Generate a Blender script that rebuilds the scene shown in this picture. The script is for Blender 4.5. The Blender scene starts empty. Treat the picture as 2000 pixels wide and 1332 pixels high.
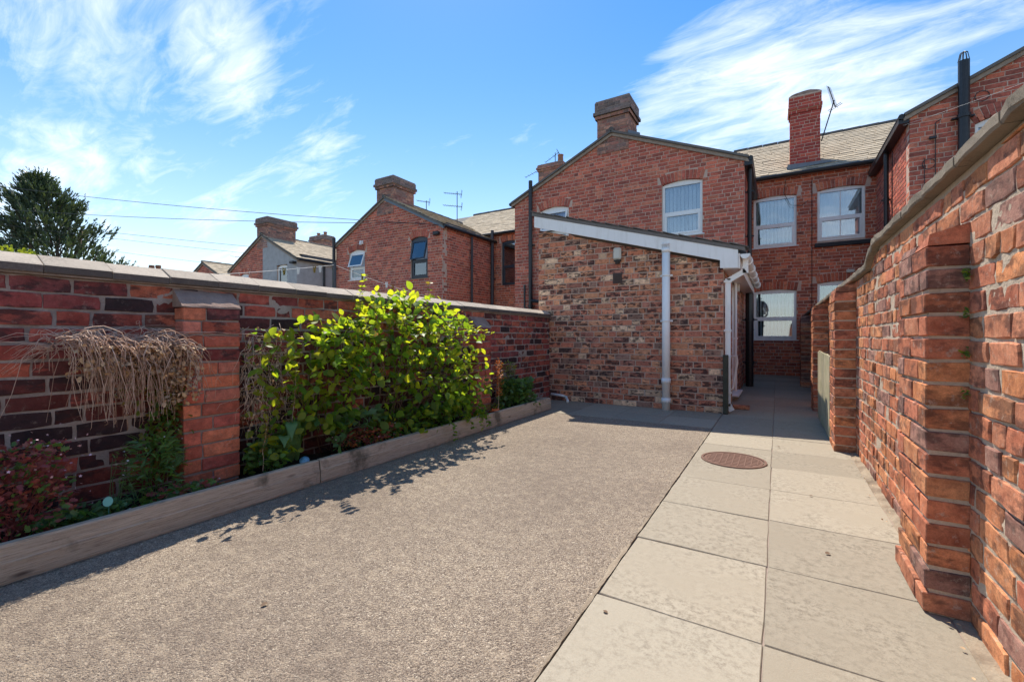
import bpy, math, random
import numpy as np
from mathutils import Vector, Matrix, noise as mnoise
R = random.Random(7)
C = bpy.context.scene.collection
SC = bpy.context.scene
rad = math.radians

# ------------------------------------------------------------------ camera
FPX, HY, VX, CAMZ = 864.0, 657.0, 1518.0, 1.05
TH = math.atan((VX-1000)/FPX)
cam = bpy.data.cameras.new('camera'); camo = bpy.data.objects.new('camera', cam); C.objects.link(camo)
camo.location = (0, 0, CAMZ); camo.rotation_euler = (rad(90), 0, TH)
cam.sensor_width = 36; cam.lens = FPX/2000*36; cam.shift_y = -(666-HY)/2000
cam.clip_start = 0.05; cam.clip_end = 3000
SC.camera = camo
# ------------------------------------------------------------------ light
SUN = Vector((0.42, -0.47, -1)).normalized()
sl = bpy.data.lights.new('sun', 'SUN'); sl.energy = 2.05; sl.angle = rad(0.55); sl.color = (1, .93, .82)
so = bpy.data.objects.new('sun', sl); C.objects.link(so); so.rotation_euler = SUN.to_track_quat('-Z', 'Y').to_euler(); so.location = (0, 0, 30)
EXPOSURE = 1.66
SKY_STRENGTH = 0.12
SC.view_settings.view_transform = 'Standard'; SC.view_settings.look = 'None'
SC.view_settings.exposure = EXPOSURE; SC.view_settings.gamma = 1
try: SC.view_settings.use_curve_mapping = False
except Exception: pass

class NT:
    """tiny node helper"""
    def __init__(s, tree): s.t = tree; s.n = tree.nodes; s.l = tree.links
    def node(s, typ, **kw):
        n = s.n.new(typ)
        for k, v in kw.items():
            if k == 'ins':
                for a, b in v.items(): s.set(n.inputs[a], b)
            else: setattr(n, k, v)
        return n
    def set(s, inp, v):
        if isinstance(v, bpy.types.NodeSocket): s.l.new(v, inp)
        elif v is not None:
            if isinstance(v, (tuple, list)) and len(v) == 3 and inp.type == 'RGBA': v = (*v, 1)
            inp.default_value = v
    def math(s, op, a, b=0.0, c=0.0, clamp=False):
        n = s.node('ShaderNodeMath', operation=op, use_clamp=clamp)
        s.set(n.inputs[0], a); s.set(n.inputs[1], b); s.set(n.inputs[2], c); return n.outputs[0]
    def vmath(s, op, a, b=(0, 0, 0), sc=None):
        n = s.node('ShaderNodeVectorMath', operation=op); s.set(n.inputs[0], a); s.set(n.inputs[1], b)
        if sc is not None: s.set(n.inputs['Scale'], sc)
        return n.outputs['Value'] if op in ('DOT_PRODUCT', 'LENGTH') else n.outputs[0]
    def mix(s, f, a, b, mode='MIX'):
        n = s.node('ShaderNodeMix', data_type='RGBA', blend_type=mode)
        s.set(n.inputs[0], f); s.set(n.inputs[6], a); s.set(n.inputs[7], b); return n.outputs[2]
    def noise(s, vec, scale, detail=3, rough=.55, col=False, dist=0.0):
        n = s.node('ShaderNodeTexNoise'); s.set(n.inputs['Vector'], vec)
        n.inputs['Scale'].default_value = scale; n.inputs['Detail'].default_value = detail
        n.inputs['Roughness'].default_value = rough; n.inputs['Distortion'].default_value = dist
        return n.outputs['Color' if col else 'Fac']
    def ramp(s, f, stops, interp='LINEAR'):
        n = s.node('ShaderNodeValToRGB'); cr = n.color_ramp; cr.interpolation = interp; s.set(n.inputs[0], f)
        while len(cr.elements) < len(stops): cr.elements.new(.5)
        for e, (p, c) in zip(cr.elements, stops):
            e.position = p; e.color = (*c, 1) if isinstance(c, (tuple, list)) else (c, c, c, 1)
        return n.outputs[0]
    def step(s, f, a, b, clamp=True):
        n = s.node('ShaderNodeMapRange', clamp=clamp); s.set(n.inputs[0], f); n.inputs[1].default_value = a; n.inputs[2].default_value = b
        return n.outputs[0]

# ------------------------------------------------------------------ world
world = bpy.data.worlds.new('World'); SC.world = world; world.use_nodes = True
wn = NT(world.node_tree); wn.n.clear()
sky = wn.node('ShaderNodeTexSky', sky_type='NISHITA', sun_disc=False)
sky.sun_elevation = math.asin(-SUN.z); sky.sun_rotation = math.atan2(-SUN.x, -SUN.y)
sky.altitude = 50; sky.air_density = 1.0; sky.dust_density = 0.12; sky.ozone_density = 1.6
D = wn.node('ShaderNodeTexCoord').outputs['Generated']
sep = wn.node('ShaderNodeSeparateXYZ'); wn.l.new(D, sep.inputs[0])
zz = wn.math('ADD', wn.math('MAXIMUM', sep.outputs[2], 0.0), 0.16)
comb = wn.node('ShaderNodeCombineXYZ'); wn.set(comb.inputs[0], wn.math('DIVIDE', sep.outputs[0], zz)); wn.set(comb.inputs[1], wn.math('DIVIDE', sep.outputs[1], zz))
def pdir(px, py):
    l = (px-1000)/FPX; u = (HY-py)/FPX; c, s = math.cos(TH), math.sin(TH)
    return Vector((l*c-s, l*s+c, u)).normalized()
def lobe(px, py, w):
    d = pdir(px, py); dd = wn.vmath('DOT_PRODUCT', D, tuple(d))
    return wn.step(dd, math.cos(w), math.cos(w*.15))
mp = wn.node('ShaderNodeMapping'); wn.l.new(comb.outputs[0], mp.inputs[0]); mp.inputs['Rotation'].default_value = (0, 0, rad(28)); mp.inputs['Scale'].default_value = (.55, 1.5, 1)
wispy = wn.noise(mp.outputs[0], 1.7, 9, .62, dist=.7)
big = wn.noise(comb.outputs[0], .75, 4, .5)
fine = wn.noise(mp.outputs[0], 7.0, 6, .65, dist=1.0)
wis = wn.math('ADD', wn.math('MULTIPLY', wispy, .66), wn.math('MULTIPLY', fine, .34))
dens = wn.math('ADD', wis, wn.math('MULTIPLY', wn.math('SUBTRACT', big, .5), .55))
for px, py, w, a in ((1330, 200, .20, .12), (1240, 150, .12, .05), (1480, 250, .15, .06), (1640, 130, .14, .07), (1850, 60, .25, .02), (330, 300, .35, .015), (60, 250, .3, .01), (430, 190, .22, -.05), (150, 60, .12, .04), (440, 100, .09, .12), (940, 230, .16, .09), (1150, 330, .2, .05), (760, 60, .3, -.14), (1000, 60, .3, -.12), (1150, 90, .16, -.08), (250, 40, .12, -.04)):
    dens = wn.math('ADD', dens, wn.math('MULTIPLY', lobe(px, py, w), a))
cl = wn.math('POWER', wn.step(dens, .52, .80), 1.15)
hz = wn.math('POWER', wn.math('SUBTRACT', 1.0, wn.math('MAXIMUM', sep.outputs[2], 0.0), clamp=True), 4.3)
hs = wn.node('ShaderNodeHueSaturation'); hs.inputs['Hue'].default_value = .503; hs.inputs['Saturation'].default_value = 1.5; hs.inputs['Value'].default_value = .63
wn.l.new(wn.mix(1.0, sky.outputs[0], (.99, .93, .84), 'MULTIPLY'), hs.inputs['Color'])
c1 = wn.mix(wn.math('MULTIPLY', hz, .85), hs.outputs[0], (3.25, 3.3, 3.4))
c2 = wn.mix(wn.math('MULTIPLY', cl, .80), c1, (4.4, 4.4, 4.4))
bg = wn.node('ShaderNodeBackground'); wn.l.new(c2, bg.inputs[0]); bg.inputs[1].default_value = SKY_STRENGTH
wo = wn.node('ShaderNodeOutputWorld'); wn.l.new(bg.outputs[0], wo.inputs[0])

# ------------------------------------------------------------------ materials
def mat(name):
    m = bpy.data.materials.new(name); m.use_nodes = True; t = NT(m.node_tree)
    p = t.n['Principled BSDF']; return m, t, p
def setp(t, p, col=None, rough=None, metal=None, spec=None, bump=None, bd=.002, bs=1.0):
    if col is not None: t.set(p.inputs['Base Color'], col)
    if rough is not None: t.set(p.inputs['Roughness'], rough)
    if metal is not None: p.inputs['Metallic'].default_value = metal
    if spec is not None: p.inputs['Specular IOR Level'].default_value = spec
    if bump is not None:
        b = t.node('ShaderNodeBump'); b.inputs['Distance'].default_value = bd; b.inputs['Strength'].default_value = bs
        t.set(b.inputs['Height'], bump); t.l.new(b.outputs[0], p.inputs['Normal'])
def rndval(t):
    a = t.node('ShaderNodeAttribute', attribute_name='rnd').outputs['Fac']
    o = t.node('ShaderNodeObjectInfo').outputs['Random']
    return t.math('FRACT', t.math('ADD', a, o))
def pos(t): return t.node('ShaderNodeNewGeometry').outputs['Position']
def brick_mat(name, cols, mark=.35, grime=.5, scale=1.0, bd=.003, val=1.0, mortar=.25, gain=1.3, tint=(1.0, 1.0, 1.0), mott=.5):
    m, t, p = mat(name); r = rndval(t); P = pos(t)
    base = t.ramp(r, [(i/len(cols), c) for i, c in enumerate(cols)], 'CONSTANT')
    r2 = t.math('FRACT', t.math('MULTIPLY', r, 17.31)); r3 = t.math('FRACT', t.math('MULTIPLY', r, 53.7))
    off = t.vmath('SCALE', (31.0, 17.0, 11.0), sc=t.math('MULTIPLY', r, 3.0))
    Q = t.vmath('ADD', P, off); QS = t.vmath('MULTIPLY', Q, (1, 1, 2.2))
    v = t.math('MULTIPLY_ADD', r2, .40, .80*val)
    base = t.mix(1.0, base, t.node('ShaderNodeCombineColor', ins={0: v, 1: v, 2: v}).outputs[0], 'MULTIPLY')
    base = t.mix(1.0, base, tuple(g*gain for g in tint), 'MULTIPLY')
    b0 = t.noise(Q, 14*scale, 5, .68); b2 = t.noise(Q, 42*scale, 5, .7)
    base = t.mix(mott, base, t.mix(t.step(b0, .30, .70), (.52, .42, .42), (1.35, 1.5, 1.45)), 'MULTIPLY')   # uneven firing
    b1 = t.noise(QS, 8*scale, 4, .62)
    th = t.math('MULTIPLY_ADD', r3, -.15, .60)
    k = t.step(t.math('SUBTRACT', b1, th), -.03, .07)
    base = t.mix(t.math('MULTIPLY', k, mark), base, (.035, .027, .029))          # burnt kiss marks fired into the clay
    base = t.mix(t.math('MULTIPLY', t.step(b2, .46, .70), grime), base, (.07, .045, .036))
    b3 = t.noise(Q, 26*scale, 6, .75)
    base = t.mix(t.math('MULTIPLY', t.step(b3, .57, .70), mortar), base, (.50, .40, .32))   # smeared lime mortar
    b4 = t.noise(P, 230, 3, .7)
    base = t.mix(.7, base, t.mix(b4, (.4, .4, .4), (1.5, 1.5, 1.5)), 'MULTIPLY')
    h = t.math('ADD', t.math('MULTIPLY', b2, .8), t.math('MULTIPLY', b4, .45))
    setp(t, p, base, t.math('MULTIPLY_ADD', b2, .2, .75), spec=.15, bump=h, bd=bd); return m
def mortar_mat(name, col, dark=(.1, .085, .07), amt=.5):
    m, t, p = mat(name); P = pos(t); a = t.noise(P, 5, 5, .6); b = t.noise(P, 90, 3, .6); c = t.noise(P, 320, 2)
    k = t.mix(t.math('MULTIPLY', t.step(a, .42, .68), amt), col, dark)
    k = t.mix(.6, k, t.mix(b, (.5, .5, .5), (1.35, 1.35, 1.35)), 'MULTIPLY')
    setp(t, p, k, .92, spec=.15, bump=t.math('ADD', b, t.math('MULTIPLY', c, .4)), bd=.004); return m
M = {}
M['bl'] = brick_mat('brick_left_crimson', [(.30, .072, .052), (.34, .085, .052), (.24, .056, .05), (.36, .105, .06), (.17, .05, .048), (.31, .07, .05), (.20, .05, .046)], .75, .35, gain=1.4, bd=.003, mortar=.3, mott=.7)
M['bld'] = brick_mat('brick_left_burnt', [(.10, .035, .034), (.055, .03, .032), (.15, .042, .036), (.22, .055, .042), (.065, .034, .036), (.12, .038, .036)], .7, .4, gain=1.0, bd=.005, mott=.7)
M['blo'] = brick_mat('brick_pier_orange', [(.40, .115, .06), (.36, .095, .06), (.42, .13, .07), (.32, .08, .06), (.38, .125, .085)], .25, .3, gain=1.8, bd=.004)
M['br'] = brick_mat('brick_right_orange', [(.42, .125, .06), (.38, .105, .055), (.44, .145, .07), (.35, .095, .055), (.40, .125, .07), (.26, .105, .08), (.43, .135, .06), (.37, .10, .055)], .58, .36, mortar=.65, gain=1.48, tint=(1.0, 1.25, 1.27), bd=.0028, mott=.75)
M['be'] = brick_mat('brick_extension_mixed', [(.40, .165, .10), (.34, .125, .085), (.44, .20, .125), (.38, .14, .09), (.30, .11, .08), (.50, .32, .23), (.27, .11, .085), (.41, .18, .11), (.20, .11, .09), (.36, .125, .085), (.33, .13, .085)], .85, .22, 1.5, gain=1.7, tint=(1.05, 1.05, .94), mortar=.35, mott=.6)
HT = (1.1, 1.05, .88)
M['bh'] = brick_mat('brick_house_red', [(.29, .085, .055), (.26, .072, .05), (.32, .095, .06), (.22, .066, .05), (.28, .078, .052), (.32, .115, .075), (.18, .062, .05), (.27, .075, .052)], .3, .2, 1.4, mortar=.2, gain=2.15, tint=HT)
M['bh2'] = brick_mat('brick_house_plum', [(.28, .078, .06), (.24, .066, .054), (.31, .09, .066), (.20, .062, .054), (.27, .076, .062), (.30, .105, .078)], .3, .2, 1.4, mortar=.2, gain=2.15, tint=HT)
M['bc'] = brick_mat('brick_chimney_sooty', [(.17, .085, .062), (.13, .07, .056), (.20, .10, .07), (.15, .065, .05), (.10, .062, .054)], .35, .3, 1.4, gain=3.0)
M['bcap'] = brick_mat('brick_chimney_cap_blackened', [(.11, .080, .07), (.09, .070, .064), (.14, .09, .08), (.10, .078, .072)], .3, .3, 1.4, gain=2.6)
M['bcr'] = brick_mat('brick_chimney_red', [(.34, .065, .045), (.29, .055, .042), (.38, .08, .05), (.32, .055, .045)], .2, .2, 1.4, gain=1.6)
M['m_l'] = mortar_mat('mortar_grey_left', (.42, .35, .30), (.18, .135, .11), .7)
M['m_r'] = mortar_mat('mortar_sandy_right', (.56, .45, .34), (.34, .25, .18), .5)
M['m_e'] = mortar_mat('mortar_brown', (.60, .44, .34), (.38, .26, .2), .4)
M['m_h'] = mortar_mat('mortar_house', (.68, .50, .39), (.42, .28, .22), .4)
M['m_d'] = mortar_mat('mortar_soot', (.36, .28, .23), (.2, .15, .13), .5)
M['render'] = mortar_mat('pebble_render_grey', (.50, .49, .48), (.36, .345, .33), .6)
M['roughcap'] = mortar_mat('cement_pier_cap', (.40, .28, .22), (.20, .135, .11), .7)

def plain(name, col, rough=.5, metal=0, spec=.5, var=.15, sc=8, bump=0, bd=.001):
    m, t, p = mat(name); P = pos(t); a = t.noise(P, sc, 5, .6)
    k = t.mix(a, tuple(c*(1-var*1.6) for c in col), tuple(min(1, c*(1+var*1.6)) for c in col))
    setp(t, p, k, t.math('MULTIPLY_ADD', a, .2, rough-.1), metal, spec, bump=t.noise(P, sc*20, 3) if bump else None, bd=bd); return m
M['upvc'] = plain('white_upvc', (.86, .85, .83), .32, var=.04)
M['upvc'].node_tree.nodes['Principled BSDF']
M['upvc_shut'] = plain('white_upvc_trim', (.74, .74, .75), .35, var=.05, sc=3)
M['black'] = plain('black_painted_iron', (.018, .018, .02), .38, var=.5, sc=20)
M['greyp'] = plain('grey_painted_pipe', (.05, .055, .065), .5, var=.3)
M['anth'] = plain('anthracite_frame', (.035, .045, .06), .4)
M['bargeblue'] = plain('blue_grey_board', (.17, .22, .27), .55)
M['bargebrown'] = plain('brown_verge_board', (.33, .26, .20), .8, var=.4, sc=15)
M['stone_sill'] = plain('dark_stone_sill', (.03, .03, .032), .75, var=.4, bump=1)
M['lead'] = plain('lead_flashing', (.16, .18, .21), .5, var=.3)
def upvc_mat():
    m, t, p = mat('weathered_white_upvc'); P = pos(t)
    a = t.noise(t.vmath('MULTIPLY', P, (9, 9, 1.6)), 1.6, 5, .65); b = t.noise(P, 3, 4)
    k = t.mix(t.math('MULTIPLY', t.step(a, .50, .76), .28), (.90, .89, .86), (.50, .46, .38)); k = t.mix(t.math('MULTIPLY', t.step(b, .5, .8), .2), k, (.62, .60, .55))
    setp(t, p, k, .36); return m
M['upvc'] = upvc_mat()
M['blind'] = plain('vertical_blind_fabric', (.82, .82, .80), .8, var=.03)
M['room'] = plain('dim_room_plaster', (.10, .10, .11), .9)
M['curtain'] = plain('net_curtain', (.72, .71, .74), .9, var=.1, sc=6)
M['pinkcloth'] = plain('pink_cloth', (.62, .40, .48), .9, var=.1)
M['cream'] = plain('cream_plastic', (.62, .59, .50), .45, var=.06)
M['brownplastic'] = plain('brown_vent_plastic', (.06, .03, .022), .5)
M['wire'] = plain('cable_black', (.03, .03, .03), .6)
M['line'] = plain('line_white', (.6, .6, .58), .6)
M['teal'] = plain('pale_teal_plastic', (.13, .40, .34), .35, var=.2, sc=30)
M['bluepot'] = plain('pale_blue_ceramic', (.22, .42, .55), .35, var=.5, sc=40)
M['orange'] = plain('orange_plastic', (.8, .16, .03), .5)
M['bark'] = plain('bark_brown', (.11, .075, .05), .9, var=.4, sc=30, bump=1, bd=.004)
M['dry'] = plain('dry_stem_tan', (.80, .46, .35), .9, var=.4, sc=30)
M['dry2'] = plain('dry_stem_brown', (.42, .25, .17), .9, var=.4, sc=30)
M['twig'] = plain('brown_twig', (.16, .10, .06), .9, var=.4, sc=20)
M['dryleaf'] = plain('dry_leaf_brown', (.58, .37, .21), .85, var=.5, sc=40)
M['pinkfl'] = plain('pale_pink_petals', (.72, .48, .52), .7, var=.2)
M['whitefl'] = plain('white_petals', (.75, .75, .70), .7, var=.1)
M['pot'] = plain('terracotta_pot', (.33, .15, .085), .8, var=.3)
M['interior'] = M['room']

def leafmat(name, ca, cb, cc, trans=.45, transcol=None):
    m, t, p = mat(name); r = rndval(t)
    k = t.ramp(r, [(0, ca), (.5, cb), (1, cc)]); n = t.noise(pos(t), 60, 3)
    k = t.mix(.5, k, t.mix(n, (.6, .6, .6), (1.3, 1.3, 1.2)), 'MULTIPLY')
    setp(t, p, k, .42, spec=.4)
    tr = t.node('ShaderNodeBsdfTranslucent'); t.set(tr.inputs[0], t.mix(1.0, k, transcol or (1.9, 1.9, .6), 'MULTIPLY'))
    mx = t.node('ShaderNodeMixShader'); mx.inputs[0].default_value = trans
    t.l.new(p.outputs[0], mx.inputs[1]); t.l.new(tr.outputs[0], mx.inputs[2]); t.l.new(mx.outputs[0], t.n['Material Output'].inputs[0]); return m
M['honey'] = leafmat('honeysuckle_leaf', (.08, .17, .04), (.15, .27, .04), (.24, .33, .05), .6, (2.2, 2.0, .5))
M['honeyy'] = leafmat('honeysuckle_leaf_young', (.26, .33, .045), (.36, .40, .05), (.24, .34, .045), .65, (2.2, 2.0, .5))
M['weed'] = leafmat('weed_leaf', (.09, .18, .055), (.13, .25, .065), (.19, .31, .09), .45)
M['dock'] = leafmat('dock_leaf', (.09, .19, .08), (.13, .25, .09), (.11, .2, .075), .3)
M['bramble'] = leafmat('bramble_leaf', (.10, .19, .08), (.15, .25, .11), (.07, .14, .05), .3)
M['redleaf'] = leafmat('herb_robert_leaf', (.44, .12, .11), (.28, .09, .085), (.50, .19, .13), .35, (1.8, 1, 1))
M['yleaf'] = leafmat('wilted_yellow_leaf', (.30, .22, .05), (.20, .20, .05), (.36, .18, .05), .4, (1.6, 1.5, .7))
M['conif'] = leafmat('conifer_needles', (.03, .06, .04), (.075, .11, .07), (.12, .15, .075), .15)
M['bushy'] = leafmat('yellow_bush_leaf', (.20, .24, .04), (.30, .32, .05), (.14, .2, .035), .35)
M['sorrel'] = leafmat('sorrel_seed', (.5, .16, .04), (.6, .25, .06), (.42, .12, .05), .3, (1.5, 1, .6))

def glass_mat():
    m, t, p = mat('window_glass'); t.n.remove(p)
    tr = t.node('ShaderNodeBsdfTransparent'); tr.inputs[0].default_value = (.86, .9, .92, 1)
    gl = t.node('ShaderNodeBsdfGlossy'); gl.inputs['Roughness'].default_value = .01; gl.inputs[0].default_value = (.9, .95, 1, 1)
    lw = t.node('ShaderNodeLayerWeight'); lw.inputs[0].default_value = .35
    f = t.math('MULTIPLY_ADD', lw.outputs['Fresnel'], .9, .16, clamp=True)
    b = t.node('ShaderNodeBump'); b.inputs['Distance'].default_value = .004; t.set(b.inputs['Height'], t.noise(pos(t), 1.3, 1)); t.l.new(b.outputs[0], gl.inputs['Normal'])
    mx = t.node('ShaderNodeMixShader'); t.set(mx.inputs[0], f); t.l.new(tr.outputs[0], mx.inputs[1]); t.l.new(gl.outputs[0], mx.inputs[2])
    t.l.new(mx.outputs[0], t.n['Material Output'].inputs[0]); return m
M['glass'] = glass_mat()

def stone_mat(name, ca, cb, spot, amt=.5, sc=1.0):
    m, t, p = mat(name); P = pos(t); r = rndval(t); Q = t.vmath('ADD', P, t.vmath('SCALE', (9, 5, 3), sc=r))
    a = t.noise(Q, 3.2*sc, 6, .62); b = t.noise(Q, 34*sc, 7, .8); c = t.noise(P, 210, 3, .7)
    k = t.mix(a, ca, cb)
    k = t.mix(t.math('MULTIPLY', t.math('MULTIPLY', t.step(b, .46, .62), t.step(a, .38, .62)), amt), k, spot)
    k = t.mix(.5, k, t.mix(c, (.62, .62, .62), (1.3, 1.3, 1.3)), 'MULTIPLY')
    v = t.math('MULTIPLY_ADD', r, .26, .84)
    k = t.mix(1.0, k, t.node('ShaderNodeCombineColor', ins={0: v, 1: v, 2: v}).outputs[0], 'MULTIPLY')
    setp(t, p, k, .88, spec=.2, bump=t.math('ADD', b, t.math('MULTIPLY', c, .5)), bd=.0025); return m
M['slab'] = stone_mat('paving_slab_buff', (.29, .245, .18), (.46, .405, .315), (.13, .105, .075), .6)
M['slabnew'] = stone_mat('paving_slab_pale', (.36, .31, .235), (.44, .395, .31), (.14, .11, .08), .6)
M['coping'] = stone_mat('coping_grey_stone', (.56, .47, .37), (.40, .34, .275), (.20, .165, .14), .6, 2)
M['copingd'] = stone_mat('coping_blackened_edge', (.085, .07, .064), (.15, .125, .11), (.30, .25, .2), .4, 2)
M['copingr'] = stone_mat('coping_sandstone', (.30, .25, .19), (.21, .175, .135), (.10, .085, .06), .7, 2)
M['slate'] = stone_mat('stone_slate_buff', (.66, .54, .38), (.44, .36, .26), (.16, .13, .10), .6, 2)
M['slate2'] = stone_mat('stone_slate_grey', (.22, .20, .18), (.14, .13, .12), (.09, .085, .08), .5, 1)
M['ridge'] = stone_mat('ridge_tile_grey', (.16, .15, .135), (.1, .095, .09), (.22, .2, .16), .5, 1)
M['rust'] = stone_mat('manhole_rusted_iron', (.20, .11, .08), (.26, .155, .115), (.09, .055, .045), .5, 3)

def concrete():
    m, t, p = mat('exposed_aggregate_concrete'); P = pos(t)
    def vor(sc):
        v = t.node('ShaderNodeTexVoronoi'); t.set(v.inputs['Vector'], P); v.inputs['Scale'].default_value = sc; return v
    v1, v2 = vor(125), vor(250)
    sx = t.node('ShaderNodeSeparateColor'); t.l.new(v1.outputs['Color'], sx.inputs[0])
    sy = t.node('ShaderNodeSeparateColor'); t.l.new(v2.outputs['Color'], sy.inputs[0])
    peb = t.ramp(sx.outputs[0], [(0, (.15, .12, .10)), (.22, (.40, .335, .27)), (.42, (.27, .225, .19)), (.58, (.46, .39, .32)), (.74, (.10, .08, .07)), (.88, (.60, .54, .46))], 'CONSTANT')
    k = t.mix(t.step(sy.outputs[1], .35, .6), peb, (.33, .285, .24))
    k = t.mix(t.step(v2.outputs['Distance'], .35, .75), k, (.13, .108, .09))
    a = t.noise(P, .9, 6, .6); b = t.noise(P, 16, 6, .75)
    k = t.mix(t.math('MULTIPLY', t.step(a, .42, .62), .5), k, (.14, .115, .10))
    k = t.mix(t.math('MULTIPLY', t.step(b, .48, .7), .35), k, (.50, .43, .34))
    k = t.mix(1, k, (1.32, 1.24, 1.12), 'MULTIPLY')
    hh = t.math('ADD', t.math('MULTIPLY', v1.outputs['Distance'], -1.0), t.math('MULTIPLY', v2.outputs['Distance'], -.6))
    setp(t, p, k, .9, spec=.2, bump=hh, bd=.006); return m
M['concrete'] = concrete()
def wood():
    m, t, p = mat('weathered_timber'); P = pos(t); r = rndval(t)
    mp = t.node('ShaderNodeMapping'); t.l.new(P, mp.inputs[0]); mp.inputs['Scale'].default_value = (14, 1.1, 26)
    Q = t.vmath('ADD', mp.outputs[0], t.vmath('SCALE', (5, 3, 7), sc=r))
    g = t.noise(Q, 2.6, 6, .65, dist=.8); w = t.noise(Q, 9, 4, .7)
    k = t.mix(g, (.31, .225, .15), (.74, .60, .44)); k = t.mix(t.math('MULTIPLY', t.step(w, .52, .72), .75), k, (.13, .085, .055))
    a = t.noise(P, 3.3, 5, .65)
    k = t.mix(t.math('MULTIPLY', t.step(a, .54, .66), .75), k, (.075, .068, .045))   # algae stain
    v = t.node('ShaderNodeTexVoronoi'); t.set(v.inputs['Vector'], t.vmath('MULTIPLY', P, (1, 1.1, 3.5))); v.inputs['Scale'].default_value = 1.9
    k = t.mix(t.math('MULTIPLY', t.step(v.outputs['Distance'], .10, .03), .8), k, (.05, .032, .022))
    setp(t, p, k, .85, spec=.2, bump=t.math('ADD', g, w), bd=.004); return m
M['wood'] = wood()
def gatewood():
    m, t, p = mat('mossy_gate_board'); P = pos(t); r = rndval(t)
    g = t.noise(t.vmath('MULTIPLY', P, (30, 30, 2.2)), 2.5, 5, .6); a = t.noise(P, 5, 4)
    k = t.mix(g, (.32, .27, .165), (.64, .56, .38)); k = t.mix(t.math('MULTIPLY', t.step(a, .45, .7), .6), k, (.20, .22, .11))
    setp(t, p, k, .85, spec=.2, bump=g, bd=.004); return m
M['gate'] = gatewood()
M['postwood'] = plain('green_black_post', (.06, .06, .04), .85, var=.4, sc=10, bump=1)
M['soil'] = mortar_mat('dark_soil', (.045, .032, .024), (.02, .015, .012), .6)
M['fillet'] = mortar_mat('crumbled_fillet', (.36, .29, .21), (.15, .11, .08), .8)
M['earth'] = mortar_mat('yard_earth', (.14, .12, .09), (.07, .07, .04), .6)

# ------------------------------------------------------------------ object helpers
W = {}
def link(o, parent=None, at=(0, 0, 0)):
    C.objects.link(o); at = Vector(at)
    if parent is not None: o.parent = parent; o.location = at - W[parent.name]
    else: o.location = at
    W[o.name] = at; return o
def thing(name, label, cat, loc=(0, 0, 0), group=None):
    o = bpy.data.objects.new(name, None); o.empty_display_size = .1; link(o, None, loc); tag(o, label, cat, group); return o
def tag(o, label, cat, group=None):
    o['label'] = label; o['category'] = cat
    if group: o['group'] = group
    return o
def mesh(name, v, f, mats, idx=None, smooth=False, rnd=None):
    me = bpy.data.meshes.new(name); me.from_pydata([tuple(a) for a in v], [], f)
    for m in (mats if isinstance(mats, (list, tuple)) else [mats]): me.materials.append(m)
    if idx is not None: me.polygons.foreach_set('material_index', np.array(idx, dtype=np.int32))
    if smooth: me.polygons.foreach_set('use_smooth', np.ones(len(f), dtype=bool))
    if rnd is not None:
        a = me.attributes.new('rnd', 'FLOAT', 'FACE'); a.data.foreach_set('value', np.array(rnd, dtype=np.float32))
    me.update(); return me
class FR:
    """frame: x along the wall, y into the wall, z up"""
    def __init__(s, o, ang=0): s.o = Vector(o); s.a = ang; s.c = math.cos(ang); s.s = math.sin(ang)
    def w(s, x, y, z): return Vector((s.o.x+x*s.c-y*s.s, s.o.y+x*s.s+y*s.c, s.o.z+z))
ID = FR((0, 0, 0))
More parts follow.
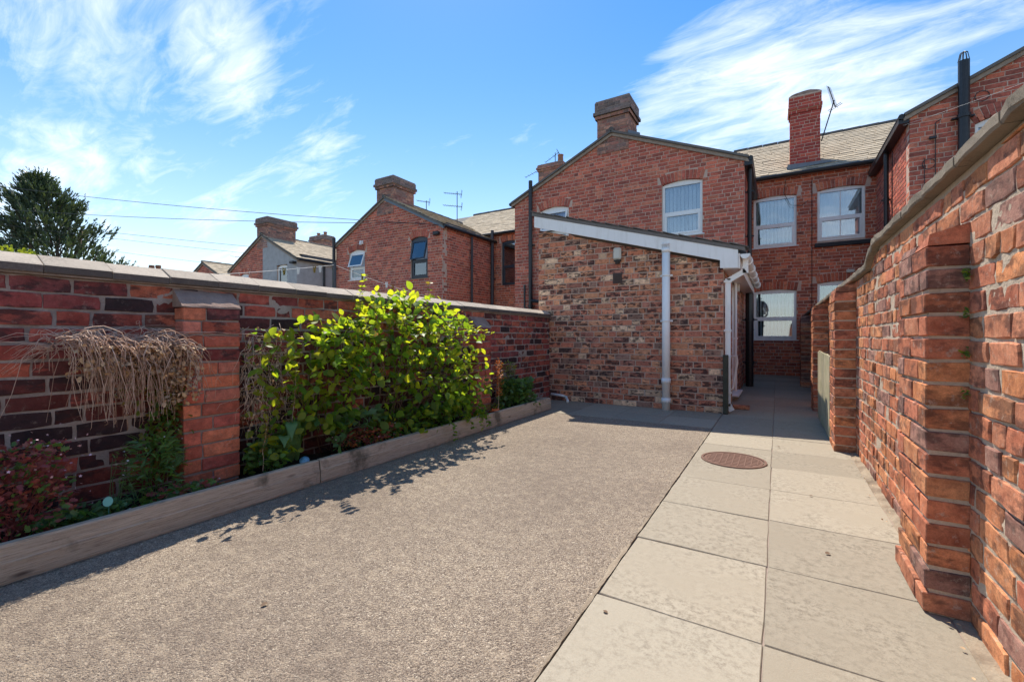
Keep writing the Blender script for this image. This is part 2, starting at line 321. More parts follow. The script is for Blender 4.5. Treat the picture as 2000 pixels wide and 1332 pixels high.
class MB:
    def __init__(s): s.v = []; s.f = []; s.i = []; s.r = []
    def add(s, v, f, i=0, r=0.0):
        n = len(s.v); s.v += [Vector(a) for a in v]
        s.f += [[n+k for k in q] for q in f]; s.i += [i]*len(f); s.r += [r]*len(f); return s
    def box(s, x0, x1, y0, y1, z0, z1, fr=ID, i=0, bev=0.0):
        if bev <= 0:
            v = [fr.w(x, y, z) for x in (x0, x1) for y in (y0, y1) for z in (z0, z1)]
            return s.add(v, [(0, 1, 3, 2), (4, 6, 7, 5), (0, 4, 5, 1), (2, 3, 7, 6), (0, 2, 6, 4), (1, 5, 7, 3)], i)
        v, f = bevbox(x1-x0, y1-y0, z1-z0, bev); cx, cy, cz = (x0+x1)/2, (y0+y1)/2, (z0+z1)/2
        return s.add([fr.w(a[0]+cx, a[1]+cy, a[2]+cz) for a in v], f, i)
    def prism(s, poly, y0, y1, fr=ID, i=0):
        """poly in (x,z), counter-clockwise seen from the front; y0 front, y1 back"""
        n = len(poly); v = [fr.w(x, y0, z) for x, z in poly]+[fr.w(x, y1, z) for x, z in poly]
        return s.add(v, [tuple(range(n)), tuple(range(2*n-1, n-1, -1))]+[(k, k+n, (k+1) % n+n, (k+1) % n) for k in range(n)], i)
    def tube(s, pts, r, seg=8, i=0, caps=True):
        pts = [Vector(p) for p in pts]; rr = r if isinstance(r, (list, tuple)) else [r]*len(pts); v = []; f = []
        up = None
        for k, p in enumerate(pts):
            d = (pts[min(k+1, len(pts)-1)]-pts[max(k-1, 0)]).normalized()
            if up is None: up = Vector((0, 0, 1)) if abs(d.z) < .9 else Vector((1, 0, 0))
            a = d.cross(up).normalized(); b = d.cross(a).normalized(); up = a.cross(d)
            for q in range(seg):
                t = 2*math.pi*q/seg; v.append(p+(a*math.cos(t)+b*math.sin(t))*rr[k])
        for k in range(len(pts)-1):
            for q in range(seg):
                q2 = (q+1) % seg; f.append((k*seg+q, k*seg+q2, (k+1)*seg+q2, (k+1)*seg+q))
        if caps: f.append(tuple(range(seg-1, -1, -1))); f.append(tuple((len(pts)-1)*seg+q for q in range(seg)))
        return s.add(v, f, i)
    def build(s, name, mats, parent=None, org=None, smooth=False, kind=None, rnd=False):
        at = Vector(org) if org is not None else (W[parent.name] if parent is not None else Vector((0, 0, 0)))
        o = bpy.data.objects.new(name, mesh(name, [a-at for a in s.v], s.f, mats, s.i, smooth, s.r if rnd else None))
        link(o, parent, at)
        if kind: o['kind'] = kind
        return o
def bevbox(w, d, h, b, jit=0.0, rr=None):
    """box with bevelled edges, 24 corners, 44 triangles"""
    v = []; ix = {}
    for sx in (-1, 1):
        for sy in (-1, 1):
            for sz in (-1, 1):
                j = [(rr.uniform(-jit, jit) if rr else 0) for _ in range(3)]
                P = (sx*w/2+j[0], sy*d/2+j[1], sz*h/2+j[2])
                for ax in range(3):
                    q = list(P)
                    for o in range(3):
                        if o != ax: q[o] -= (sx, sy, sz)[o]*b
                    ix[(sx, sy, sz, ax)] = len(v); v.append(q)
    f = []
    def quad(a): f.append(a)
    for ax in range(3):
        o1, o2 = (ax+1) % 3, (ax+2) % 3
        for s_ in (-1, 1):
            q = []
            for a, c in ((-1, -1), (1, -1), (1, 1), (-1, 1)):
                k = [0, 0, 0]; k[ax] = s_; k[o1] = a; k[o2] = c; q.append(ix[(*k, ax)])
            f.append(tuple(q if s_ > 0 else q[::-1]))
        # edges parallel to ax
        for a in (-1, 1):
            for c in (-1, 1):
                k0 = [0, 0, 0]; k1 = [0, 0, 0]; k0[ax] = -1; k1[ax] = 1
                for k in (k0, k1): k[o1] = a; k[o2] = c
                q = [ix[(*k0, o1)], ix[(*k1, o1)], ix[(*k1, o2)], ix[(*k0, o2)]]
                f.append(tuple(q if a*c < 0 else q[::-1]))
    for sx in (-1, 1):
        for sy in (-1, 1):
            for sz in (-1, 1):
                q = [ix[(sx, sy, sz, 0)], ix[(sx, sy, sz, 1)], ix[(sx, sy, sz, 2)]]
                f.append(tuple(q if sx*sy*sz > 0 else q[::-1]))
    return v, f
CS, SN = math.cos(TH), math.sin(TH)
def project(p):
    x, y, z = p[0], p[1], p[2]-CAMZ; d = -x*SN+y*CS; l = x*CS+y*SN
    if d < .15: return None
    return 1000+FPX*l/d, HY-FPX*z/d, d
def sizekey(p):
    q = project(p)
    if q is None or not (-60 < q[0] < 2060 and -60 < q[1] < 1392): return 1e6+abs(p[1])
    return q[2]

# ------------------------------------------------------------------ bricks
COURSE, JOINT, BL, BHD = .0872, .013, .222, .106
def prism_brick(poly, depth, bev, near, rr):
    """poly (x,z) ccw from the front, local y=0 is the front face"""
    if near:
        pts = []
        n = len(poly)
        for k in range(n):
            a, b = poly[k], poly[(k+1) % n]; L = math.hypot(b[0]-a[0], b[1]-a[1]); m = 3 if L > .16 else (2 if L > .05 else 1)
            for q in range(m):
                t = q/m; x = a[0]+(b[0]-a[0])*t; z = a[1]+(b[1]-a[1])*t
                if q == 0: x *= .985; z *= .95
                pts.append((x+rr.gauss(0, .0023), z+rr.gauss(0, .0019)))
        poly = pts
    n = len(poly); cx = sum(p[0] for p in poly)/n; cz = sum(p[1] for p in poly)/n
    tx, tz = (rr.uniform(-.0025, .0025), rr.uniform(-.0018, .0018)) if near else (rr.uniform(-.0015, .0015), 0)
    ring = []; hw = max(abs(p[0]-cx) for p in poly)+1e-5; hh = max(abs(p[1]-cz) for p in poly)+1e-5
    for x, z in poly:
        bb = min(bev*(rr.uniform(.5, 1.9) if near else 1), .35*hh, .35*hw)
        ring.append((x-(x-cx)/hw*bb, (tx*(x-cx)/hw+tz*(z-cz)/hh)+(rr.gauss(0, .0008) if near else 0), z-(z-cz)/hh*bb))
    v = ring+[(x, bev*.9, z) for x, z in poly]+[(x, bev*.9, z) for x, z in poly]+[(x, depth, z) for x, z in poly]
    f = [tuple(range(n))]+[(k, k+n, (k+1) % n+n, (k+1) % n) for k in range(n)]+[(k+2*n, k+3*n, (k+1) % n+3*n, (k+1) % n+2*n) for k in range(n)]
    return v, f, n+1
def clip(poly, a, b, c):
    """keep a*x+b*z<=c"""
    out = []
    for k in range(len(poly)):
        p, q = poly[k], poly[(k+1) % len(poly)]; dp = a*p[0]+b*p[1]-c; dq = a*q[0]+b*q[1]-c
        if dp <= 0: out.append(p)
        if dp*dq < 0:
            t = dp/(dp-dq); out.append((p[0]+(q[0]-p[0])*t, p[1]+(q[1]-p[1])*t))
    return out
def area(p): return .5*abs(sum(p[k][0]*p[(k+1) % len(p)][1]-p[(k+1) % len(p)][0]*p[k][1] for k in range(len(p))))
class Bricks:
    def __init__(s, near=False, seed=1): s.p = []; s.near = near; s.r = random.Random(seed)
    def face(s, fr, L, z0, tops, mk, holes=(), arcs=(), bond='mix', hp=.25, zmin=None, depth=.035, j0=0, jt=JOINT):
        """tops: convex polyline [(u,z)..]; holes: (u0,u1,z0,z1); arcs: (uc, zc, r_outer, u0, u1, z_spring)"""
        ztop = max(z for _, z in tops); rr = s.r; n = int((ztop-z0)/COURSE)+1; prev = []
        lines = []
        for (a, za), (b, zb) in zip(tops, tops[1:]):
            dx, dz = b-a, zb-za; lines.append((-dz, dx, -dz*a+dx*za))
        for j in range(n):
            za = z0+j*COURSE; zb = za+COURSE-jt+(rr.uniform(-.002, .002) if s.near else 0); zc = (za+zb)/2; u = 0.0; row = []; jj = j+j0
            allh = (bond == 'egw' and jj % 4 == 3)
            seq_u = rr.uniform(-.04, 0) if bond != 'egw' else 0
            if bond == 'egw': u = -(.06 if allh else (.115 if jj % 2 else 0))
            else: u = -rr.choice((0, .06, .115, .17))
            while u < L-.012:
                if bond == 'egw': w = BHD if allh else BL
                else: w = BHD if rr.random() < hp else BL
                w += rr.gauss(0, .004)
                if bond == 'mix':
                    e = u+w
                    if any(abs(e-q) < .028 for q in prev): w += .045 if w > .15 else .03
                a, b = max(u, 0.0), min(u+w, L-.0015); row.append(u+w); u += w+jt+(rr.gauss(.001, .004) if s.near else rr.gauss(0, .0015))
                if b-a < .02: continue
                iv = [(a, b)]
                for h in holes:
                    if h[2]-.02 < zc < h[3]:
                        iv = [q for p0, p1 in iv for q in ((p0, min(p1, h[0]-.006)), (max(p0, h[1]+.006), p1)) if q[1]-q[0] > .022]
                for (uc, zcc, ro, a0, a1, zs) in arcs:
                    if zc > zs and zc < zcc+ro-.01:
                        k = math.sqrt(max(0, ro*ro-(zc-zcc)**2)); lo, hi = max(uc-k, a0), min(uc+k, a1)
                        iv = [q for p0, p1 in iv for q in ((p0, min(p1, lo-.006)), (max(p0, hi+.006), p1)) if q[1]-q[0] > .022]
                for p0, p1 in iv:
                    if zmin is not None and zb < zmin: continue
                    poly = [(p0, za), (p1, za), (p1, zb), (p0, zb)]
                    full = True
                    for (la, lb, lc) in lines:
                        if any(la*x+lb*z > lc for x, z in poly): poly = clip(poly, la, lb, lc); full = False
                        if len(poly) < 3: break
                    if len(poly) < 3 or area(poly) < .0009: continue
                    cx = (min(p[0] for p in poly)+max(p[0] for p in poly))/2; cz = (min(p[1] for p in poly)+max(p[1] for p in poly))/2
                    dy = rr.gauss(0, .0022 if s.near else .001)
                    m = mk(cx, cz) if callable(mk) else mk
                    s.p.append(dict(c=fr.w(cx, dy, cz), ang=fr.a, full=full, m=m, depth=depth, poly=[(x-cx, z-cz) for x, z in poly], rot=rr.gauss(0, .006) if s.near else rr.gauss(0, .002)))
            prev = row
    def arch(s, fr, u0, u1, zs, rise, mk, h=.215, depth=.1):
        """segmental arch of bricks on edge; returns the arc tuple for face()"""
        w = (u1-u0)/2; r = (w*w+rise*rise)/(2*rise); uc = (u0+u1)/2; zc = zs+rise-r; a = math.asin(w/r)
        n = max(5, int(round(2*a*(r+h/2)/.083))); ro = r+h
        for k in range(n):
            t0 = -a+2*a*k/n+.0045/r; t1 = -a+2*a*(k+1)/n-.0045/r
            q = [(uc+r_*math.sin(t), zc+r_*math.cos(t)) for r_, t in ((r, t0), (r, t1), (ro, t1), (ro, t0))]
            cx = sum(p[0] for p in q)/4; cz = sum(p[1] for p in q)/4
            s.p.append(dict(c=fr.w(cx, s.r.gauss(-.001, .001), cz), ang=fr.a, full=False, m=mk, depth=depth, poly=[(x-cx, z-cz) for x, z in q], rot=0))
        return (uc, zc, ro, u0-.09, u1+.09, zs)
    def block(s, cx, cy, cz, w, d, h, m):
        """whole brick visible on several sides"""
        s.p.append(dict(c=Vector((cx, cy, cz)), ang=0, full=True, m=m, box=(w, d, h), rot=s.r.gauss(0, .008)))
    def geom(s, p):
        if 'box' in p: v, f = bevbox(*p['box'], .0035, .003, s.r); return v, f, 0
        return prism_brick(p['poly'], p['depth'], .0032 if s.near else .004, s.near, s.r)
    def finish(s, root, limit=300, name='brick', stuff='brickwork'):
        s.p.sort(key=lambda p: sizekey(p['c'])); cache = {}
        for p in s.p[:limit]:
            me = None
            if p['full']:
                if 'box' in p: key = ('b', round(p['box'][0], 2), round(p['box'][1], 2), p['m'], s.r.randrange(3))
                else: key = (round(p['poly'][1][0]*2, 2), p['m'], s.r.randrange(3), p['depth'])
                me = cache.get(key)
            if me is None:
                v, f, nb = s.geom(p); me = mesh(name, v, f, M[p['m']])
                
                if p['full']: cache[key] = me
            o = bpy.data.objects.new(name, me); link(o, root, p['c']); o.rotation_euler = (0, 0, p['ang'])
            if p['rot']: o.rotation_euler = (0, p['rot'], p['ang'])
        rest = s.p[limit:]
        if not rest: return
        ms = sorted({p['m'] for p in rest}); V = []; F = []; I = []; Rn = []; S = []; at = W[root.name]
        for p in rest:
            v, f, nb = s.geom(p); a = np.array(v); c, sn = math.cos(p['ang']), math.sin(p['ang'])
            q = np.stack([a[:, 0]*c-a[:, 1]*sn, a[:, 0]*sn+a[:, 1]*c, a[:, 2]], 1)+np.array(p['c']-at)
            n = len(V); V += q.tolist(); F += [[k+n for k in g] for g in f]; I += [ms.index(p['m'])]*len(f); Rn += [s.r.random()]*len(f)
            S += [k < nb for k in range(len(f))]
        me = mesh(stuff, V, F, [M[k] for k in ms], I, False, Rn)
        o = bpy.data.objects.new(stuff, me); link(o, root, at); o['kind'] = 'stuff'
def core(root, fr, L, z0, tops, holes, m, th=.24, inset=.0055, name='wall', extra_u=()):
    """mortar body of a wall with its openings, bricks sit proud of it"""
    us = sorted({0.0, L, *[h[0] for h in holes], *[h[1] for h in holes], *[t[0] for t in tops], *extra_u}); us = [u for u in us if 0 <= u <= L]
    def top(u):
        for (a, za), (b, zb) in zip(tops, tops[1:]):
            if a-1e-6 <= u <= b+1e-6: return za+(zb-za)*(u-a)/max(b-a, 1e-9)
        return tops[-1][1]
    mb = MB()
    for a, b in zip(us, us[1:]):
        if b-a < 1e-5: continue
        mid = (a+b)/2; hs_ = sorted([(h[2], h[3]) for h in holes if h[0]-1e-6 < mid < h[1]+1e-6]); z = z0
        for h0, h1 in hs_:
            mb.prism([(a, z), (b, z), (b, h0), (a, h0)], inset, th, fr); z = h1
        mb.prism([(a, z), (b, z), (b, top(b)), (a, top(a))], inset, th, fr)
    return mb.build(name, m, root)
def rough_sheet(root, fr, L, z0, z1, m, name, amp=.004, step=.022, y=.004, seed=3):
    """uneven face of the pointing between near bricks"""
    rg = np.random.RandomState(seed); nu, nz = int(L/step)+1, int((z1-z0)/step)+1
    def sm(n1, n2, k):
        a = rg.rand(n1+2, n2+2)
        for _ in range(k): a = (a+np.roll(a, 1, 0)+np.roll(a, 1, 1)+np.roll(a, -1, 0)+np.roll(a, -1, 1))/5
        return (a-a.mean())/(a.std()+1e-9)
    H = sm(nu, nz, 0)*.35+sm(nu, nz, 3)*.65
    v = [fr.w(L*i/(nu-1), y+float(np.clip(H[i, j], -2, 2))*amp, z0+(z1-z0)*j/(nz-1)) for i in range(nu) for j in range(nz)]
    f = [(i*nz+j, (i+1)*nz+j, (i+1)*nz+j+1, i*nz+j+1) for i in range(nu-1) for j in range(nz-1)]
    mb = MB(); mb.add(v, f); o = mb.build(name, m, root, smooth=True); o['kind'] = 'stuff'; return o

# ------------------------------------------------------------------ setting: ground, concrete, paving
def struct(o): o['kind'] = 'structure'; return o
mb = MB(); mb.add([(-900, -900, -.06), (900, -900, -.06), (900, 900, -.06), (-900, 900, -.06)], [(0, 1, 2, 3)]); struct(mb.build('ground', M['earth']))
CE = -.635     # edge between concrete and flags
mb = MB(); mb.box(-2.84, CE, -2.5, 5.50, -.05, 0); struct(mb.build('yard_concrete', M['concrete']))
pav = MB(); pav.box(CE+.002, .62, -2.5, 14.0, -.055, -.007); pav.box(-3.24, CE-.002, 5.505, 6.7, -.055, -.007)
pavo = struct(pav.build('paving', M['m_d']))
def flag(x0, x1, y0, y1, m='slab', dz=0):
    w, d = x1-x0, y1-y0; rr = R; n = 4; pts = []
    cs = [(-w/2, -d/2), (w/2, -d/2), (w/2, d/2), (-w/2, d/2)]
    for k in range(4):
        a, b = cs[k], cs[(k+1) % 4]
        for q in range(n):
            t = q/n; e = .004 if q else .007
            pts.append((a[0]+(b[0]-a[0])*t+rr.uniform(-e, e)*.6, a[1]+(b[1]-a[1])*t+rr.uniform(-e, e)*.6))
    N = len(pts); tilt = (rr.gauss(0, .002), rr.gauss(0, .002))
    def z(x, y): return tilt[0]*x/w+tilt[1]*y/d+dz
    v = [(x*.99, y*.99, z(x, y)) for x, y in pts]+[(x, y, z(x, y)-.004) for x, y in pts]+[(x, y, -.045) for x, y in pts]
    f = [tuple(range(N))]+[(k+N, (k+1) % N+N, (k+1) % N, k) for k in range(N)]+[(k+2*N, (k+1) % N+2*N, (k+1) % N+N, k+N) for k in range(N)]
    o = bpy.data.objects.new('paving_slab', mesh('paving_slab', v, f, M[m])); link(o, pavo, ((x0+x1)/2, (y0+y1)/2, 0)); return o
y = 1.735-.595*7; g = .0022
while y < 13.9:
    y1 = min(y+.595, 13.97)
    flag(CE+.006, -.04-g, y+g, y1-g, 'slabnew' if abs(y1-1.735) < .02 else 'slab', .003 if abs(y1-1.735) < .02 else 0)
    flag(-.04+g, .555, y+g, y1-g)
    y += .595
for i in range(4):
    for j in range(2):
        x1 = CE-.006-i*.6; flag(max(x1-.6+.009, -3.22), x1, 5.52+j*.56+g, 5.52+(j+1)*.56-g)
flag(-3.22, CE-2.41, 5.77, 6.63)
# broken mortar fillet at the foot of the right wall
mb = MB(); ys = [-2.5+.07*k for k in range(236)]; v = []
for yy in ys:
    e = .548+R.uniform(-.012, .014); v += [(e, yy, -.008), (e+.012, yy, -.002+R.uniform(0, .005)), (.585, yy, .002+R.uniform(0, .010)), (.64, yy, .012+R.uniform(-.006, .012))]
mb.add(v, [(4*k+q, 4*k+q+1, 4*k+q+5, 4*k+q+4) for k in range(len(ys)-1) for q in range(3)]); struct(mb.build('mortar_fillet', M['fillet'], smooth=False))

# ragged dirt where the concrete meets the flags and the wall side of the planks
def grit_line(name, x, y0, y1, w, z):
    mb = MB(); n = int((y1-y0)/.035); v = []
    for k in range(n+1):
        yy = y0+(y1-y0)*k/n; a = w*max(.05, .5+.9*mnoise.noise(Vector((x, yy*4, 0)))+R.gauss(0, .16)); v += [(x-a, yy, z-.002), (x-a*.4, yy, z+R.uniform(0, .0015)), (x+.25*a+R.gauss(0, .001), yy, z)]
    mb.add(v, [(3*k+q, 3*k+q+1, 3*k+q+4, 3*k+q+3) for k in range(n) for q in range(2)]); o = mb.build(name, M['fillet'], None, org=(x, y0, 0)); o['kind'] = 'structure'; return o
grit_line('edge_grit', CE, -2.4, 5.5, .022, .0045)
grit_line('bed_grit', -2.785, -2.0, 5.7, .018, .004)

# manhole cover
mh = thing('manhole_cover', 'round rusty iron manhole cover set in the paving slabs', 'manhole cover', (-.32, 4.18, 0))
mb = MB(); N = 40
def disc(mb, cx, cy, r0, z0, z1, n=40, i=0):
    v = [(cx+r0*math.cos(2*math.pi*k/n), cy+r0*math.sin(2*math.pi*k/n), z) for z in (z0, z1) for k in range(n)]
    mb.add(v, [tuple(range(n, 2*n))]+[(k, (k+1) % n, (k+1) % n+n, k+n) for k in range(n)], i)
disc(mb, -.32, 4.18, .225, -.005, .0075); mb.build('lid', M['rust'], mh)
mb = MB(); v = []
for r_, z_ in ((.232, .0), (.232, .010), (.250, .010), (.252, .0)): v += [(-.32+r_*math.cos(2*math.pi*k/N), 4.18+r_*math.sin(2*math.pi*k/N), z_) for k in range(N)]
mb.add(v, [(q*N+k, q*N+(k+1) % N, (q+1)*N+(k+1) % N, (q+1)*N+k) for q in range(3) for k in range(N)]); mb.build('ring', M['rust'], mh)
mb = MB()
for a in range(-4, 5):
    hl = math.sqrt(.205**2-(a*.046)**2)
    mb.box(-.32+a*.046-.004, -.32+a*.046+.004, 4.18-hl, 4.18+hl, .0072, .0105); mb.box(-.32-hl, -.32+hl, 4.18+a*.046-.004, 4.18+a*.046+.004, .0072, .0103)
mb.build('tread_ribs', M['rust'], mh)

# ------------------------------------------------------------------ left garden wall
A90 = rad(90)
LX = -3.25
lw = thing('garden_wall', 'dark crimson brick garden wall with grey coping behind the planted bed', 'wall', (LX-.1, 3, 0))
fl = FR((LX, -2.0, 0), A90); LL = 8.64
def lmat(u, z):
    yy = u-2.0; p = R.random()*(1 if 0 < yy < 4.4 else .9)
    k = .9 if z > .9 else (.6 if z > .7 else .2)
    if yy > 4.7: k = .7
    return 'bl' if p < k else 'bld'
core(lw, fl, LL, -.05, [(0, 1.372), (LL, 1.372)], [], M['m_l'], th=.215, inset=.012)
rough_sheet(lw, fl, LL, -.04, 1.36, M['m_l'], 'pointing', .0018, .024, .0055)
B = Bricks(True, 11)
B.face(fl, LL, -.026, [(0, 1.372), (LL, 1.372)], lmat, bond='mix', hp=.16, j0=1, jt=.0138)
def pier_left(y0, y1, x1, ztop, mk, seed):
    rr = random.Random(seed); n = int(ztop/COURSE); x0 = LX-.004
    mb = MB(); mb.box(x0-.02, x1-.008, y0+.008, y1-.008, -.05, ztop-.01); mb.build('pier', M['m_l'], lw)
    for j in range(n):
        z = ztop-(j+.5)*COURSE; L = y1-y0; m = mk(z)
        if j % 2 == 0: cuts = [0, L*.5+rr.uniform(-.06, .03), L] if L > .26 else [0, L]
        else: cuts = [0, .105, L] if L < .36 else [0, .105, L-.105, L]
        for a, b in zip(cuts, cuts[1:]):
            B.block((x0+x1)/2+rr.uniform(0, .004), y0+(a+b)/2, z, x1-x0, b-a-.009, COURSE-JOINT, mk(z))
pier_left(1.29, 1.63, -3.13, 1.235, lambda z: 'blo' if z < .85 or R.random() < .3 else 'bl', 3)
pier_left(4.40, 4.70, -3.13, 1.16, lambda z: 'blo' if z < .6 else 'bl', 4)
B.finish(lw)
for (y0, y1, zb, zt) in ((1.285, 1.635, 1.235, 1.35), (4.395, 4.705, 1.16, 1.30)):
    mb = MB(); n = 9; v = []
    for k in range(n):
        yy = y0+(y1-y0)*k/(n-1); q = [R.uniform(-.005, .005) for _ in range(4)]
        v += [(LX-.01, yy, zb), (-3.127+q[0]*.5, yy, zb-.004), (-3.130+q[1]*.5, yy, zb+.008+q[2]), (-3.19, yy, (zb+zt)/2+.006+q[3]), (LX-.004, yy, zt), (LX-.01, yy, zt)]
    f = [(6*k+q, 6*k+(q+1) % 6, 6*k+6+(q+1) % 6, 6*k+6+q) for k in range(n-1) for q in range(6)]+[tuple(range(6))[::-1], tuple(6*(n-1)+q for q in range(6))]
    mb.add(v, [tuple(reversed(a)) for a in f]); mb.build('pier_cap', M['roughcap'], lw)
# saddle-back coping stones
y = -2.0; k = 0
rr = random.Random(5)
while y < 6.60:
    L = rr.choice((.27, .275, .285, .26)); y1 = min(y+L, 6.63); a, b = y+.002, y1-.002
    dz = rr.gauss(0, .0022); fx = LX+.032+rr.gauss(0, .002); bx = LX-.255
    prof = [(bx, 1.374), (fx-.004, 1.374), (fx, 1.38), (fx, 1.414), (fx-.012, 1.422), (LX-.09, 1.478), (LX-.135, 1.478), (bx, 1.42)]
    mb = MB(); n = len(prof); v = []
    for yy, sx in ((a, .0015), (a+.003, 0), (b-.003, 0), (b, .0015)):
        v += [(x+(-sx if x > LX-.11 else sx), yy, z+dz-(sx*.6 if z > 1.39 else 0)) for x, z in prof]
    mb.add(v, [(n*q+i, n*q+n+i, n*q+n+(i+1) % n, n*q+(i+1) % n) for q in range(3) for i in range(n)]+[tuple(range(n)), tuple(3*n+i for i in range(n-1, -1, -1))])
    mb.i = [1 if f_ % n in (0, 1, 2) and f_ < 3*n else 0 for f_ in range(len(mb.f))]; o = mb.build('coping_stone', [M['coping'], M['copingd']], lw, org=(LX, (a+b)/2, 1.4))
    y = y1
mb = MB(); mb.box(LX-.24, LX+.018, -2, 6.62, 1.366, 1.3745); mb.build('bedding_mortar', M['m_l'], lw)

# ------------------------------------------------------------------ right garden wall
RX = .605
rw = thing('garden_wall', 'sunlit orange brick garden wall with stone coping and projecting piers on the right', 'wall', (RX+.1, 6, 0))
fr_ = FR((RX, 13.96, 0), -A90); LR = 15.9   # u runs towards the camera
core(rw, fr_, LR, -.05, [(0, 1.545), (9.70, 1.545), (9.98, 1.678), (LR, 1.678)], [], M['m_r'], th=.215, inset=.012)
rough_sheet(rw, fr_, 9.7, -.04, 1.535, M['m_r'], 'pointing', .002, .026, .005, 5)
rough_sheet(rw, FR((RX, 13.96-9.7, 0), -A90), 4.5, -.04, 1.60, M['m_r'], 'pointing', .0022, .02, .0055, 6)
B = Bricks(True, 21)
B.face(fr_, 9.83, 0.0, [(0, 1.54), (9.83, 1.54)], lambda u, z: 'br', bond='mix', hp=.62)
B.face(FR((RX, 13.96-9.84, 0), -A90), LR-9.84, 0.0, [(0, 1.655), (LR-9.84, 1.672)], lambda u, z: 'br', bond='mix', hp=.45)
B.face(FR((RX, 13.96-9.70, 1.56), -A90), .14, 0.0, [(0, .01), (.14, .08)], 'br')
def pier_right(y0, y1, x1, ztop, seed, plinth=False):
    rr = random.Random(seed); x0 = RX+.004; n = int(ztop/COURSE)+1
    mb = MB(); mb.box(x1+.010, x0+.03, y0+.010, y1-.010, -.05, ztop-.012); mb.build('pier', M['m_r'], rw)
    for j in range(n):
        z = ztop-(j+.5)*COURSE; L = y1-y0
        if z < -.03: break
        xx = x1+rr.uniform(-.003, .003); ex = 0
        if plinth and z < .10: ex = .010 if z > .04 else .020
        xx -= ex; a0, b0 = y0-ex*.5, y1+ex*.5; L = b0-a0
        cuts = [0, L*.5+rr.uniform(-.02, .02), L] if j % 2 == 0 else [0, .105, L-.105, L]
        for a, b in zip(cuts, cuts[1:]): B.block((xx+x0)/2, a0+(a+b)/2, z, x0-xx, b-a-.010, COURSE-JOINT, 'br')
pier_right(2.25, 2.69, .485, 1.395, 7, True)
pier_right(4.98, 5.42, .45, 1.455, 8)
pier_right(7.50, 7.92, .43, 1.44, 9)
pier_right(11.0, 11.42, .42, 1.42, 10)
B.finish(rw)
rr = random.Random(15)
for (y0, y1, x1, z) in ((2.25, 2.69, .485, 1.395), (4.98, 5.42, .45, 1.455), (7.50, 7.92, .43, 1.44), (11.0, 11.42, .42, 1.42)):
    cuts = [y0+.01, (y0+y1)/2-.03, y1-.005]
    for a, b in zip(cuts, cuts[1:]):   # worn weathering bricks on the pier top
        mb = MB(); q = rr.uniform(-.008, .008); x0 = RX+.004
        v = [(x0, a, z), (x1+.006, a, z), (x1+.012, a, z+.035+q), (x0, a, z+.075), (x0, b-.01, z), (x1+.004, b-.01, z), (x1+.014, b-.01, z+.03-q), (x0, b-.01, z+.07)]
        mb.add(v, [(0, 3, 2, 1), (4, 5, 6, 7), (0, 1, 5, 4), (1, 2, 6, 5), (2, 3, 7, 6), (3, 0, 4, 7)]); mb.build('pier_cap', M['br'], rw)
def cope_right(ya, yb, za, zb):
    mb = MB(); n = 6; v = []
    for k in range(n+1):
        t = k/n; yy = ya+(yb-ya)*t; z = za+(zb-za)*t; e = .004 if k in (0, n) else 0
        j = [rr.gauss(0, .0022) for _ in range(4)]
        fx = RX-.042+j[0]+e; v += [(fx+.006, yy, z), (fx, yy, z+.009+j[1]), (fx+j[2], yy, z+.042-e), (fx+.012, yy, z+.053-e+j[3]), (RX+.12, yy, z+.060), (RX+.25, yy, z+.05), (RX+.25, yy, z)]
    m = 7; mb.add(v, [(m*k+i, m*k+(i+1) % m, m*k+m+(i+1) % m, m*k+m+i) for k in range(n) for i in range(m)]+[tuple(range(m-1, -1, -1)), tuple(n*m+i for i in range(m))])
    mb.build('coping_stone', M['copingr'], rw, org=(RX, (ya+yb)/2, za))
y = -2.0
while y < 3.95: L = rr.uniform(.36, .5); y1 = min(y+L, 3.98); cope_right(y+.003, y1-.004, 1.680, 1.680); y = y1
cope_right(3.985, 4.25, 1.680, 1.552)
y = 4.255
while y < 13.9: L = rr.uniform(.36, .5); y1 = min(y+L, 13.93); cope_right(y+.003, y1-.004, 1.548, 1.548); y = y1

# ------------------------------------------------------------------ raised bed
bed = thing('raised_bed', 'raised planting bed edged with weathered timber planks along the dark wall', 'planter', (-2.83, 3, 0))
def sleeper(y0, y1, seed):
    rr = random.Random(seed); n = 12; v = []; mb = MB()
    prof = [(-2.855, .0), (-2.803, .0), (-2.799, .012), (-2.800, .092), (-2.803, .097), (-2.812, .160), (-2.818, .167), (-2.850, .168), (-2.855, .163)]; m = len(prof)
    bow = rr.uniform(-.008, .008)
    for k in range(n+1):
        t = k/n; yy = y0+(y1-y0)*t; e = .003 if k in (0, n) else 0; b = bow*4*t*(1-t)
        v += [(x+b+rr.gauss(0, .0007)-(e if x > -2.82 else -e), yy, z+rr.gauss(0, .0008)*(z > .01)-(e if z > .1 else 0)) for x, z in prof]
    mb.add(v, [(m*k+i, m*k+m+i, m*k+m+(i+1) % m, m*k+(i+1) % m) for k in range(n) for i in range(m)]+[tuple(range(m)), tuple(n*m+i for i in range(m-1, -1, -1))])
    mb.build('plank', M['wood'], bed, org=(-2.83, (y0+y1)/2, .08))
for k, (a, b) in enumerate(((-2.1, -.16), (-.155, 2.005), (2.015, 4.17), (4.18, 5.77))): sleeper(a, b, k+1)
mb = MB(); mb.box(-3.245, -2.858, 5.72, 5.77, 0, .16, bev=.004); mb.build('plank', M['wood'], bed)
mb = MB(); n1, n2 = 14, 130; v = [(-3.25+.396*i/(n1-1), -2+7.72*j/(n2-1), .095+R.gauss(0, .012)+.015*math.sin(j*.4)) for j in range(n2) for i in range(n1)]
